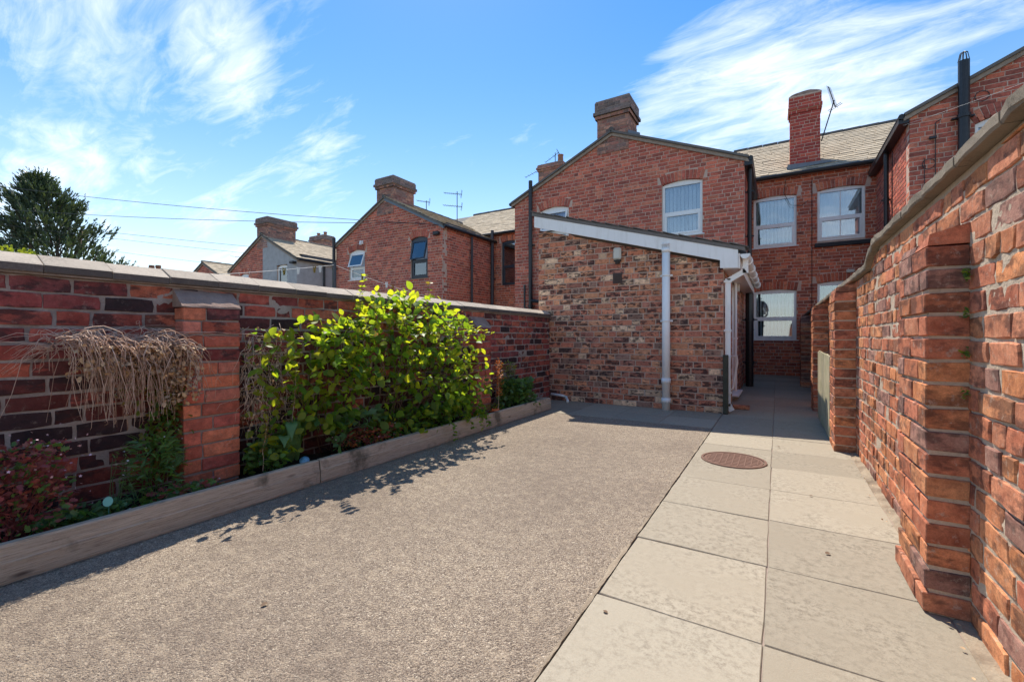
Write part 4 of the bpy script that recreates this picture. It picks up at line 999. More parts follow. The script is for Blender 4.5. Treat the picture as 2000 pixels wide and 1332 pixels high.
# ------------------------------------------------------------------ main terrace range
def terrace(name, label, x0, x1, ze, zr, yr, wins, seed, vis, bx, sm='slate', limit=300, zmin=0):
    root = thing(name, label, 'house', ((x0+x1)/2, 14, 0), 'main ranges of the terrace'); f = FR((x0, 14, 0)); L = x1-x0
    Bk = Bricks(False, seed); holes = []; arcs = []
    for w in wins:
        u0, u1 = w['x0']-x0, w['x1']-x0; holes.append((u0, u1, w['z0'], w['zs']+w['rise']))
        arcs.append(Bk.arch(f, u0-.01, u1+.01, w['zs']+.003, max(w['rise'], .04), 'bh'))
    core(root, f, L, -.05, [(0, ze), (L, ze)], holes, M['m_h'], th=.24)
    f2 = FR((bx[0], 14, 0)); d = bx[0]-x0
    Bk.face(f2, bx[1]-bx[0], 0, [(0, ze), (bx[1]-bx[0], ze)], 'bh', [(h[0]-d, h[1]-d, h[2], h[3]) for h in holes], [(a[0]-d, a[1], a[2], a[3]-d, a[4]-d, a[5]) for a in arcs], 'mix', .3, zmin)
    sl_ = (zr-ze)/(yr-14)
    roof_slab(root, (x0, 13.88, ze-.12*sl_+.05), (x1, 13.88, ze-.12*sl_+.05), (x1, yr, zr+.05), (x0, yr, zr+.05), .06, M['slate2'])
    roof_slab(root, (x1, 2*yr-14+.12, ze-.12*sl_+.05), (x0, 2*yr-14+.12, ze-.12*sl_+.05), (x0, yr, zr+.05), (x1, yr, zr+.05), .06, M['slate2'])
    mb = MB(); mb.prism([(0, -.05), (2*yr-28, -.05), (2*yr-28, ze), (yr-14, zr), (0, ze)], 0, .2, FR((x1, 14.25, 0), A90)); mb.prism([(0, -.05), (2*yr-28-.3, -.05), (2*yr-28-.3, ze), (yr-14, zr-.06), (0, ze)], 0, .2, FR((x0+.2, 14.25, 0), A90)); mb.build('end_wall', M['m_h'], root)
    mb = MB(); mb.box(x0, x1, 2*yr-14.2, 2*yr-14, -.05, ze); mb.build('front_wall', M['m_h'], root)
    Ln = math.hypot(yr-13.88, sl_*(yr-13.88))
    slates(root, (vis[0], 13.88, ze-.12*sl_+.05), (vis[1], 13.88, ze-.12*sl_+.05), (0, 1, sl_), int(Ln/.2), sm, w=.3, seed=seed, limit=limit)
    mb = MB(); x = vis[0]
    while x < vis[1]: mb.tube([(x, yr, zr+.06), (x+.43, yr, zr+.068)], .08, 8); x += .44
    mb.build('ridge_tiles', M['ridge'], root)
    mb = MB(); mb.tube([(vis[0]+.3, 13.82, ze-.04), (vis[1], 13.82, ze-.04)], .052, 8); mb.build('gutter', M['black'], root)
    return root, Bk, f
xh = -7.6
ta, Bk, f = terrace('terraced_house', 'main terraced house of red brick with buff stone slate roof and leaning red chimney', xh, 9.0, 5.38, 7.42, 17.3,
    [dict(x0=-.56, x1=.44, z0=3.48, zs=4.82, rise=.05), dict(x0=.90, x1=1.88, z0=3.53, zs=4.83, rise=.05), dict(x0=-.56, x1=.44, z0=.96, zs=2.27, rise=.05), dict(x0=.90, x1=1.88, z0=1.1, zs=2.42, rise=.05)], 51, (-1.3, 3.6), (-.62, 2.10))
chimney(ta, Bk, .30, .98, 14.25, 14.75, 5.45, 7.52, 'bcr', 'bcr', 'm_h', capn=(1, 1, 3), capw=.025)
mb = MB(); n = 12; prof = [(.27+.74*k/n, 7.55+.09*math.sin(math.pi*k/n)**.6+R.uniform(-.008, .008)) for k in range(n+1)]
mb.prism([(.27, 7.53), (1.01, 7.53)]+prof[::-1], 14.23, 14.77); mb.build('chimney_cap', M['roughcap'], ta)
Bk.finish(ta)
window(ta, f, -.56-xh, .44-xh, 3.48, 4.82, .05); window(ta, f, .90-xh, 1.88-xh, 3.53, 4.83, .05, blinds=False, cloth=True, mull=True, sill=False); window(ta, f, -.56-xh, .44-xh, .96, 2.27, .05); window(ta, f, .90-xh, 1.88-xh, 1.1, 2.42, .05, blinds=False)
mb = MB(); mb.box(.84, 1.99, 13.91, 14.0, 3.36, 3.46, bev=.008); mb.build('stone_sill', M['stone_sill'], ta)
mb = MB(); mb.box(.22, 1.06, 14.18, 14.24, 5.52, 5.66); mb.prism([(.24, 5.7), (1.1, 5.66), (1.3, 5.6), (.24, 5.56)], 14.14, 14.17); mb.build('flashing', M['lead'], ta)
mb = MB(); mb.box(1.50, 1.66, 13.93, 13.995, 2.66, 2.74, bev=.01); mb.build('security_light', M['cream'], ta)
mb = MB(); mb.tube([(.78, 13.98, 5.2), (.78, 13.98, 1.2)], .007, 5); mb.tube([(.2, 13.97, 5.25), (.15, 13.96, 4.9), (.3, 13.95, 4.55), (.55, 13.97, 4.5), (.7, 13.97, 4.62)], .007, 5); mb.build('cable_run', M['wire'], ta)
tb, Bk, f = terrace('terraced_house', 'lower terraced house with grey slate roof between the two gabled wings', -16.0, xh+.0-.005, 4.92, 6.78, 17.3,
    [dict(x0=-8.85, x1=-8.15, z0=2.95, zs=4.55, rise=.05)], 52, (-12.5, -7.0), (-9.2, -6.5), limit=300, zmin=1.5)
Bk.finish(tb, 200); window(tb, f, -8.85+16, -8.15+16, 2.95, 4.55, .05, m='anth', blinds=False, sill=False)
tc, Bk, f = terrace('terraced_house', 'distant low terraced house behind the rendered wing with twin pot chimney', -29.0, -16.01, 4.3, 6.05, 17.3, [], 53, (-24.5, -16.5), (-18.0, -16.5), limit=60, zmin=2.5)
chimney(tc, Bk, -24.7, -23.4, 17.0, 17.7, 5.9, 7.15, 'bc', 'bcap', 'm_d', capn=(1, 1, 2), pots=2)
Bk.finish(tc, 60)
# chimney with pot that peeps over our gable
tr = thing('chimney_stack', 'brick chimney with single terracotta pot showing over the left verge of the central gable', 'chimney', (-8.2, 17.3, 6.7))
Bk = Bricks(False, 61); chimney(tr, Bk, -8.85, -7.75, 17.0, 17.6, 6.2, 8.40, 'bc', 'bc', 'm_d', capn=(1, 1, 1), pots=0); Bk.finish(tr, 150)
mb = MB(); mb.tube([(-7.95, 17.3, 8.42), (-7.95, 17.3, 8.72), (-7.95, 17.3, 8.80)], [.13, .11, .13], 12); mb.build('chimney_pot', M['pot'], tr)
# ------------------------------------------------------------------ aerials
def aerial(label, x, y, z0, z1, heads, lean=(0, 0)):
    t = thing('tv_aerial', label, 'aerial', (x, y, z0), 'television aerials on the chimneys')
    mb = MB(); mb.tube([(x, y, z0), (x+lean[0], y+lean[1], z1)], .016, 6); mb.build('mast', M['wire'], t)
    for (z, ang, L, n, el) in heads:
        k = (z-z0)/(z1-z0); p = Vector((x+lean[0]*k, y+lean[1]*k, z)); d = Vector((math.cos(ang)*math.cos(el), math.sin(ang)*math.cos(el), math.sin(el))); s = Vector((-math.sin(ang), math.cos(ang), 0))
        mb = MB(); mb.tube([p-d*L*.25, p+d*L*.75], .011, 5)
        for q in range(n):
            c = p-d*L*.2+d*L*.92*q/(n-1); h = .16-.05*q/n
            mb.tube([c-s*h, c+s*h], .006, 4)
        u = d.cross(s); c = p-d*L*.25; mb.tube([c-u*.16-s*.02, c+u*.16-s*.02], .008, 4); mb.tube([c-u*.16+s*.06, c+u*.16+s*.06], .008, 4)
        mb.build('antenna', M['wire'], t)
aerial('double tv aerial on a tall mast behind the second gabled wing', -11.1, 14.2, 5.3, 6.9, [(6.8, rad(200), .75, 9, rad(8)), (6.3, rad(200), .8, 8, rad(8))])
aerial('small tv aerial just right of the second wing chimney', -13.1, 14.6, 5.9, 6.95, [(6.9, rad(200), .6, 7, rad(10))])
aerial('tilted tv aerial leaning off the red leaning chimney', 1.02, 14.5, 6.3, 7.32, [(7.28, rad(150), .65, 16, rad(75))], (.28, 0))
aerial('tv aerial left of the chimney pot over the central gable', -8.95, 17.2, 7.5, 8.38, [(8.3, rad(185), .9, 6, rad(-18))])
aerial('thin tv aerial above the pot at the central gable verge', -8.2, 17.3, 8.3, 8.95, [(8.85, rad(185), .7, 4, rad(-28))])
aerial('tv aerial on the farthest low wing', -23.6, 12.5, 3.9, 5.25, [(5.1, rad(205), 1.0, 7, rad(8))])
# ------------------------------------------------------------------ cables, clothesline
def cable(label, pa, pb_, r=.008, m='wire', name='overhead_cable', cat='cable', sag=.15, group='overhead cables crossing the sky'):
    a, b = Vector(pa), Vector(pb_); n = 24; mb = MB()
    mb.tube([a.lerp(b, k/n)-Vector((0, 0, sag*4*(k/n)*(1-k/n))) for k in range(n+1)], r, 4)
    return tag(mb.build(name, M[m], None, org=a), label, cat, group)
G = 'overhead cables crossing the sky'
cable('highest overhead cable, passing over the conifer to the second wing', (-40.56, 2.4, 9.9), (-9.3, 10.95, 4.62), .009, sag=.35)
cable('overhead cable ending at the second wing eaves, second highest', (-40.26, 2.4, 8.3), (-9.9, 10.95, 4.75), .009, sag=.35)
cable('third overhead cable down, above a close pair of cables', (-35.46, 2.4, 7.15), (-19.5, 10.95, 4.95), .007, sag=.1)
cable('upper one of the close pair of low overhead cables', (-35.26, 2.4, 6.95), (-19.9, 10.95, 4.7), .006, sag=.1)
cable('lowest overhead cable, crossing in front of the conifer', (-34.26, 2.4, 6.42), (-21.9, 10.95, 4.35), .006, sag=.12)
cable('thin pale cable running from the right wing corner towards the camera side', (2.0, 10.75, 4.95), (5.6, 8.9, 5.4), .0028, 'line', sag=.1)
cl_ = thing('clothesline', 'white clothesline with pegs sagging from a prop in the yard beyond the dark wall', 'clothesline', (-5, 3.8, 0))
mb = MB(); pr = Vector((-5, 3.8, 1.99))
for e, s in ((Vector((-5, .3, 1.38)), .05), (Vector((-5, 6.6, 1.66)), .07)):
    mb.tube([pr.lerp(e, k/16)-Vector((0, 0, s*4*(k/16)*(1-k/16))) for k in range(17)], .0028, 4)
mb.build('line', M['line'], cl_); mb = MB(); mb.tube([(-5, 3.8, 0), (-5, 3.8, 2.02)], .016, 6); mb.build('prop', M['greyp'], cl_)
for k, (yy, z) in enumerate(((3.1, 1.83), (3.28, 1.86), (3.5, 1.905), (3.58, 1.92), (4.25, 1.90), (4.7, 1.83), (4.82, 1.80))):
    mb = MB()
    for s in (-1, 1): mb.add([(-5+s*.006+.005*i, yy+.012*j+s*.01*q, z-.055+.085*q) for i in (-1, 1) for j in (-.5, .5) for q in (0, 1)], [(0, 1, 3, 2), (4, 6, 7, 5), (0, 4, 5, 1), (2, 3, 7, 6), (0, 2, 6, 4), (1, 5, 7, 3)])
    mb.build('peg', M['whitefl'] if k % 2 else M['yleaf'], cl_, org=(-5, yy, z))

# ------------------------------------------------------------------ gate panel leaning between piers
gt = thing('gate_panel', 'weathered green-grey board gate panel standing between two piers of the sunlit wall', 'gate', (.5, 6.3, 0))
n = 11
for k in range(n):
    y0 = 5.46+k*1.50/n; mb = MB(); w = 1.50/n-.007; z1 = .86+R.uniform(-.012, .012); jx = R.uniform(-.003, .003)
    mb.box(.452+jx, .470+jx, y0, y0+w, .012, z1, bev=.004); mb.build('board', M['gate'], gt, org=(.46, y0, 0))
for z in (.18, .68): mb = MB(); mb.box(.474, .51, 5.48, 6.95, z-.035, z+.035); mb.build('rail', M['gate'], gt)
# ------------------------------------------------------------------ foliage helpers
LEAF_OV = (np.array([(0, 0, 0), (-.27, .20, .06), (.27, .20, .06), (-.36, .48, .08), (.36, .48, .08), (0, .5, 0), (-.24, .78, .05), (.24, .78, .05), (0, 1, -.06), (0, .22, 0), (0, .78, -.02)]),
           [(0, 9, 1), (0, 2, 9), (9, 5, 3, 1), (9, 2, 4, 5), (5, 10, 6, 3), (5, 4, 7, 10), (10, 8, 6), (10, 7, 8)])
LEAF_NARROW = (np.array([(0, 0, 0), (-.10, .35, .03), (.10, .35, .03), (0, .4, -.01), (0, 1, -.08)]), [(0, 3, 1), (0, 2, 3), (3, 4, 1), (3, 2, 4)])
LEAF_LOBED = (np.array([(0, 0, 0), (-.36, .12, .04), (-.24, .3, .02), (-.5, .46, .05), (-.22, .52, .02), (-.26, .86, .02), (0, .66, 0), (0, 1, -.05), (.26, .86, .02), (.22, .52, .02), (.5, .46, .05), (.24, .3, .02), (.36, .12, .04), (0, .35, -.02)]),
              [(0, 13, 2, 1), (2, 13, 4, 3), (4, 13, 6, 5), (6, 13, 9, 8), (6, 8, 7), (6, 7, 5), (9, 13, 11, 10), (11, 13, 0, 12)])
BLADE = (np.array([(-.06, 0, 0), (.06, 0, 0), (.03, .55, .02), (0, 1, 0), (-.03, .55, .02)]), [(0, 1, 2, 4), (4, 2, 3)])
PETAL = (np.array([(0, 0, 0)]+[(math.cos(a)*(.5 if k % 2 else .22), math.sin(a)*(.5 if k % 2 else .22), .05) for k, a in enumerate([2*math.pi*k/10 for k in range(10)])]), [(0, 1+k, 1+(k+1) % 10) for k in range(10)])
def orient(d, up, roll=0):
    d = Vector(d).normalized(); up = Vector(up); x = d.cross(up)
    if x.length < 1e-3: x = d.cross(Vector((1, 0, 0)))
    x.normalize(); z = x.cross(d).normalized(); m = Matrix((x, d, z)).transposed()
    return m @ Matrix.Rotation(roll, 3, 'Y')
class Leaves:
    def __init__(s): s.it = []
    def add(s, p, d, size, tpl=LEAF_OV, m='weed', up=(0, 0, 1), roll=None):
        s.it.append((Vector(p), orient(d, up, R.gauss(0, .5) if roll is None else roll), size, tpl, m))
    def finish(s, root, limit=0, name='leaf', stuff='foliage'):
        s.it.sort(key=lambda q: -q[2]/max(.3, sizekey(q[0])) if limit else 0); cache = {}
        for (p, m3, sz, tpl, m) in s.it[:limit]:
            key = (id(tpl), m); 
            if key not in cache: cache[key] = mesh(name, tpl[0], tpl[1], M[m], smooth=True)
            o = bpy.data.objects.new(name, cache[key]); link(o, root, p); o.rotation_euler = m3.to_euler(); o.scale = (sz, sz, sz)
        rest = s.it[limit:]
        if not rest: return None
        ms = sorted({q[4] for q in rest}); at = W[root.name] if root is not None else Vector(rest[0][0]); V = []; F = []; I = []; Rn = []
        for (p, m3, sz, tpl, m) in rest:
            a = tpl[0] @ (np.array(m3).T*sz)+np.array(p-at); n = len(V); V += a.tolist(); F += [[k+n for k in q] for q in tpl[1]]; I += [ms.index(m)]*len(tpl[1]); Rn += [R.random()]*len(tpl[1])
        o = bpy.data.objects.new(stuff, mesh(stuff, V, F, [M[k] for k in ms], I, True, Rn)); link(o, root, at); o['kind'] = 'stuff'; return o
def rv(s=1): return Vector((R.gauss(0, s), R.gauss(0, s), R.gauss(0, s)))
def vine(mb, a, b, sag, r=.003, wob=.03, n=9):
    a, b = Vector(a), Vector(b); pts = []; off = Vector((0, 0, 0))
    for k in range(n+1):
        t = k/n; off = off*.6+rv(wob*.4) if 0 < k < n else off*0
        pts.append(a.lerp(b, t)+Vector((0, 0, sag*4*t*(1-t)))+off)
    mb.tube(pts, [r*(1-.6*k/n) for k in range(n+1)], 4); return pts

# ---- big honeysuckle shrub
hs_ = thing('honeysuckle_shrub', 'big sprawling yellow-green honeysuckle shrub spilling over the timber bed and wall', 'shrub', (-3.05, 3.1, .1))
Lv = Leaves(); ST = MB()
blobs = [  # centre y,z, radii y,z, x-centre, x-radius, count
    (3.25, 1.12, .62, .36, -3.05, .26, 640), (2.75, 1.02, .42, .30, -3.06, .22, 330), (3.75, .95, .42, .34, -3.0, .26, 360),
    (3.55, .62, .52, .40, -2.95, .24, 400), (4.02, .50, .28, .36, -2.93, .20, 190), (2.85, .70, .35, .25, -3.0, .18, 140), (3.0, 1.35, .38, .14, -3.12, .15, 120),
    (2.45, .95, .28, .24, -3.03, .17, 170), (3.3, .36, .6, .28, -2.96, .2, 480), (2.3, .62, .32, .32, -3.02, .17, 260), (3.95, .30, .3, .25, -2.92, .16, 160)]
for (cy, cz, ry, rz, cx, rx, n) in blobs:
    for _ in range(n):
        while True:
            v = Vector((R.uniform(-1, 1), R.uniform(-1, 1), R.uniform(-1, 1)))
            if .25 < v.length < 1: break
        if R.random() < .6: v = v.normalized()*R.uniform(.75, 1.08)
        p = Vector((cx+v.x*rx, cy+v.y*ry, cz+v.z*rz))
        if p.x < LX+.03: p.x = LX+.03+R.random()*.1
        if p.z < .1 or mnoise.noise(p*5.5) < -.16-.06*(p.z > 1.1) or mnoise.noise(p*13) < -.28: continue
        out = Vector((v.x/rx, v.y/ry, v.z/rz)).normalized()
        sh = v.length > .8 and v.z > -.2
        Lv.add(p, out*.6+rv(.5)+Vector((.15, -.1, -.25)), R.triangular(.028, .11, .06), LEAF_OV, 'honeyy' if (sh and R.random() < .42+.3*(v.z > .4)) else 'honey', up=out+Vector((0, 0, .7))+rv(.5))
base = Vector((-3.15, 3.1, .1))
for _ in range(46):
    cy, cz, ry, rz, cx, rx, n = R.choice(blobs[:6]); e = Vector((cx+R.uniform(-.1, .9)*rx, cy+R.uniform(-.9, .9)*ry, cz+R.uniform(-.3, 1)*rz))
    vine(ST, base+Vector((R.uniform(-.05, .1), R.uniform(-.6, .6), 0)), e, R.uniform(.05, .25), R.uniform(.003, .006), .05, 10)
for _ in range(14):   # arching shoots with paired leaves
    a = Vector((R.uniform(-3.1, -2.9), R.uniform(2.3, 4.1), R.uniform(.7, 1.3))); e = a+Vector((R.uniform(0, .3), R.uniform(-.3, .35), R.uniform(-.25, .22)))
    for p in vine(ST, a, e, .08, .0025, .02)[2:]:
        for s in (-1, 1): Lv.add(p, Vector((R.gauss(0, .3), s, .2))+rv(.2), R.uniform(.03, .06), LEAF_OV, 'honeyy')
for (x, y0, z, dx) in ((-3.05, 2.55, 1.42, 0), (-3.1, 3.45, 1.50, 1), (-3.12, 2.62, 1.48, 0)):  # shoots above the coping
    for p in vine(ST, (x, y0, z-.25), (x, y0+.06, z+.10), 0, .003, .02)[2:]:
        for s in (-1, 1): Lv.add(p, Vector((R.gauss(0, .3), s, .3))+rv(.3), R.uniform(.03, .05), LEAF_OV, 'yleaf' if dx else 'honeyy')
for (yy, zt) in ((3.86, .5), (3.98, .45), (3.7, .4), (3.4, .4)):   # sprigs that hang over the plank
    for p in vine(ST, (-2.85, yy, zt), (-2.72, yy+.05, R.uniform(.03, .1)), .02, .0025, .02, 12)[2:]:
        for s in (-1, 1): Lv.add(p, Vector((.3, s, -.4))+rv(.3), R.uniform(.03, .055), LEAF_OV, 'honey')
# open left part, single round leaves on bare stems
for _ in range(430):
    yy = R.uniform(1.66, 2.5); z = R.uniform(.30, 1.18)-(.1 if yy < 1.9 else 0)
    Lv.add((R.uniform(-3.16, -2.88), yy, z), Vector((R.gauss(.2, .5), R.gauss(0, .7), R.gauss(.1, .6))), R.uniform(.045, .085), LEAF_OV, 'honeyy' if R.random() < .5 else 'honey', up=rv(.6)+Vector((.5, 0, .6)))
for _ in range(22): vine(ST, (-3.15, R.uniform(1.8, 2.6), .1), (R.uniform(-3.15, -2.9), R.uniform(1.7, 2.5), R.uniform(.6, 1.2)), .05, .003, .04)
Lv.finish(hs_, 300)
ST.build('stem', M['twig'], hs_, smooth=True)
Fl = Leaves()
for _ in range(26):
    c = Vector((R.uniform(-3.0, -2.78), R.uniform(1.8, 4.0), R.uniform(.7, 1.3)))
    for _ in range(9): Fl.add(c+rv(.012), rv(1)+Vector((.3, -.3, .3)), R.uniform(.018, .03), LEAF_NARROW, 'sorrel' if R.random() < .6 else 'yleaf')
Fl.finish(hs_, stuff='flower_heads')

# ---- dead creeper over the left bay
dc = thing('dead_creeper', 'mass of dry tan trailing stems hanging over the dark brick left of the pier', 'creeper', (-3.15, 1.0, .9))
mb = MB(); Lv = Leaves()
for k in range(430):
    y0 = .74+.56*R.random()**.8; z0 = 1.015+R.gauss(0, .022)+.03*math.sin(y0*17)-(.05 if y0 > 1.2 else 0); x0 = LX+R.uniform(.02, .2)
    dz = R.uniform(.10, .42)*(.7 if y0 > 1.15 else 1); dy = R.gauss(.03, .075); mb_n = 7; pts = []
    bulge = R.uniform(.02, .09)
    for q in range(mb_n+1):
        t = q/mb_n; pts.append(Vector((x0+bulge*math.sin(t*2.6)+R.gauss(0, .006), y0-.03+dy*t+.05*t**.6+R.gauss(0, .009), z0+R.gauss(0, .004)+.035*math.sin(t*3)-dz*t*t*1.1)))
    mb.tube(pts, [.0024, .0023, .0022, .0021, .0019, .0017, .0014, .001], 3, caps=False, i=1 if R.random() < .4 else 0)
    if R.random() < .5: Lv.add(pts[-1], rv(1), R.uniform(.01, .022), LEAF_NARROW, 'dryleaf')
for k in range(90):
    a = Vector((LX+R.uniform(.02, .16), R.uniform(.72, 1.25), 1.02+R.uniform(-.05, .04))); b = a+Vector((R.gauss(0, .04), R.gauss(.1, .22), R.gauss(0, .04)))
    vine(mb, a, b, .03, .0018, .02, 7)
for k in range(20): vine(mb, (LX+.05, .74, .98), (LX+.03, R.uniform(.55, .7), R.uniform(.84, 1.0)), .03, .0014, .02, 6)
mb.build('trailing_stems', [M['dry'], M['dry2']], dc, smooth=True)['kind'] = 'stuff'
for _ in range(1900):
    yy = R.triangular(.76, 1.38, 1.28); Lv.add((LX+R.uniform(.04, .24), yy, 1.0-R.random()**1.3*(.16+.18*(yy > 1.15))), rv(1)+Vector((0, 0, -.5)), R.uniform(.014, .036), LEAF_OV, 'dryleaf')
for _ in range(700):
    yy = 1.22+R.gauss(0, .05); Lv.add((LX+R.uniform(.02, .13), yy, R.uniform(.24, .84)), rv(1)+Vector((.2, 0, -.6)), R.uniform(.022, .042), LEAF_OV, R.choice(('yleaf', 'weed', 'yleaf', 'honey', 'weed')))
for _ in range(260):
    Lv.add((LX+R.uniform(.03, .16), R.uniform(.98, 1.26), R.uniform(.68, .88)), rv(1)+Vector((.2, 0, -.4)), R.uniform(.014, .028), LEAF_OV, R.choice(('yleaf', 'weed', 'dryleaf', 'yleaf')))
Lv.finish(dc, stuff='dry_leaves')
# ---- dry tangle right of the first pier
dt = thing('dry_tangle', 'thicket of brown withered stems in the corner right of the first pier', 'creeper', (-3.15, 1.8, .6))
mb = MB(); Lv = Leaves()
for k in range(95):
    y0 = R.uniform(1.66, 1.98); z0 = R.uniform(.6, 1.15); a = Vector((LX+R.uniform(.02, .2), y0, z0)); b = Vector((LX+R.uniform(.02, .25), y0+R.gauss(0, .1), max(.3, z0-R.uniform(.1, .5))))
    vine(mb, a, b, R.uniform(-.03, .06), .0019, .04, 7)
mb.build('withered_stems', M['dry'], dt, smooth=True)['kind'] = 'stuff'
for _ in range(430): Lv.add((LX+R.uniform(.02, .26), R.uniform(1.66, 2.05), R.uniform(.35, 1.12)), rv(1)+Vector((0, 0, -.4)), R.uniform(.012, .032), LEAF_OV, R.choice(('dryleaf', 'yleaf', 'dryleaf', 'weed')))
Lv.finish(dt, stuff='withered_leaves')

def clump(name, label, cat, c, rad3, n, size, tpl, mats, stems=10, stem_m='weed', limit=0, flowers=0, flm='pinkfl', hbias=.6, droop=-.1):
    t = thing(name, label, cat, (c[0], c[1], .1)); L_ = Leaves(); st = MB()
    for _ in range(n):
        a = R.uniform(0, 2*math.pi); r = math.sqrt(R.random()); z = R.random()**hbias
        k = 1-.35*z; p = Vector((c[0]+rad3[0]*r*k*math.cos(a), c[1]+rad3[1]*r*k*math.sin(a), c[2]+rad3[2]*z))
        p.x = max(p.x, LX+.02); L_.add(p, Vector((math.cos(a), math.sin(a), .3+droop))+rv(.45), R.uniform(*size), tpl, R.choice(mats), up=Vector((0, 0, 1))+rv(.4))
    for _ in range(stems): vine(st, (c[0]+R.gauss(0, .02), c[1]+R.gauss(0, .04), c[2]-.01), (max(LX+.02, c[0]+R.uniform(-1, 1)*rad3[0]*.7), c[1]+R.uniform(-1, 1)*rad3[1]*.7, c[2]+rad3[2]*R.uniform(.5, 1)), 0, .0025, .012, 6)
    if stems: st.build('stem', M[stem_m], t, smooth=True)
    L_.finish(t, limit)
    if flowers:
        f_ = Leaves()
        for _ in range(flowers): f_.add((max(LX+.02, c[0]+R.uniform(-1, 1)*rad3[0]), c[1]+R.uniform(-1, 1)*rad3[1], c[2]+rad3[2]*R.uniform(.45, 1.12)), rv(1)+Vector((.6, -.8, .2)), R.uniform(.010, .016), PETAL, flm, up=Vector((.5, -.8, .6))+rv(.3))
        f_.finish(t, stuff='flowers')
    return t
clump('herb_robert', 'reddish herb robert clump dotted with tiny pink flowers at the near end of the bed', 'plant', (-3.03, .56, .1), (.2, .26, .44), 1500, (.016, .036), LEAF_LOBED, ['redleaf', 'redleaf', 'redleaf', 'weed'], 40, 'redleaf', flowers=110, hbias=.8)
clump('willowherb', 'dark green leafy weed with white flowers left of the first pier', 'plant', (-3.06, 1.12, .1), (.14, .14, .38), 420, (.04, .08), LEAF_NARROW, ['weed', 'dock', 'weed'], 14, 'weed', flowers=14, flm='whitefl')
clump('cleavers', 'slender pale green stems of cleavers beside the dark leafy weed', 'plant', (-3.0, .96, .1), (.06, .05, .34), 90, (.02, .04), LEAF_NARROW, ['bramble', 'weed'], 9, 'bramble', flowers=6, flm='whitefl')
clump('geranium_patch', 'low green lobed leaves along the plank behind the teal disc', 'plant', (-2.96, .80, .1), (.10, .22, .09), 260, (.025, .05), LEAF_LOBED, ['weed', 'dock', 'bramble'], 0, limit=0, flowers=5)
clump('geranium_patch', 'low green lobed leaves filling the bed corner at the first pier foot', 'plant', (-2.95, 1.22, .1), (.09, .24, .08), 260, (.022, .045), LEAF_LOBED, ['weed', 'redleaf', 'bramble', 'weed'], 0, flowers=8)
clump('red_foliage_plant', 'low crimson leaved plant under the middle of the honeysuckle', 'plant', (-2.96, 2.62, .1), (.10, .42, .17), 520, (.015, .035), LEAF_LOBED, ['redleaf', 'redleaf', 'sorrel', 'weed'], 20, 'redleaf', flowers=14)
clump('ground_weed', 'dense shaded green weeds between the pier and the dock leaves', 'plant', (-3.03, 1.75, .1), (.16, .14, .22), 300, (.03, .06), LEAF_OV, ['weed', 'dock'], 10)
clump('ground_weed', 'shaded dark green weeds beneath the honeysuckle canopy', 'plant', (-3.03, 3.3, .1), (.16, .85, .25), 900, (.03, .06), LEAF_OV, ['weed', 'dock', 'honey'], 20)
clump('nettle_clump', 'green bushy weed clump near the extension end of the bed', 'plant', (-3.0, 5.15, .1), (.18, .42, .36), 900, (.035, .08), LEAF_OV, ['bramble', 'weed', 'dock'], 24, flowers=6, flm='whitefl')
clump('tall_weed', 'feathery pale seeding weed standing above the far green clump', 'plant', (-3.02, 4.92, .1), (.12, .20, .62), 520, (.03, .06), LEAF_NARROW, ['bramble', 'honeyy', 'weed'], 14, 'bramble')
clump('low_yellow_weed', 'low yellowish weed round the orange plastic scrap', 'plant', (-2.98, 4.5, .1), (.12, .25, .12), 300, (.02, .04), LEAF_NARROW, ['honeyy', 'weed'], 8)
clump('bramble', 'pale green bramble sprig with broad leaves in the shade below the honeysuckle', 'plant', (-2.96, 2.50, .3), (.12, .24, .14), 60, (.06, .10), LEAF_OV, ['bramble'], 8, 'bramble', limit=60)
clump('bramble', 'darker bramble leaves low behind the plank joint', 'plant', (-2.92, 2.28, .18), (.07, .12, .12), 26, (.05, .08), LEAF_OV, ['dock', 'bramble'], 5, 'bramble', limit=26)
# dock: long toothed leaves
dk = thing('dock_plant', 'dock plant with long drooping toothed leaves right of the first pier', 'plant', (-3.0, 1.85, .1))
for k in range(9):
    a = R.uniform(-1.2, 1.4); n = 9; L0 = R.uniform(.22, .36); v = []; d = Vector((math.cos(a), math.sin(a), 0)); s = Vector((-d.y, d.x, 0)); b0 = Vector((-3.03+R.gauss(0, .02), 1.86+R.gauss(0, .09), .1))
    for q in range(n+1):
        t = q/n; c = b0+d*(.04+L0*.55*t)+Vector((0, 0, .05+L0*1.1*math.sin(t*2.5)*.8)); w = .055*math.sin(math.pi*min(1, t*.92+.08))**.8*(1.0 if q % 2 else .75)
        v += [c-s*w+Vector((0, 0, .012)), c, c+s*w+Vector((0, 0, .012))]
    mb = MB(); mb.add(v, [(3*q+i, 3*q+i+1, 3*q+i+4, 3*q+i+3) for q in range(n) for i in range(2)]); mb.build('leaf', M['dock'], dk, org=b0, smooth=True)
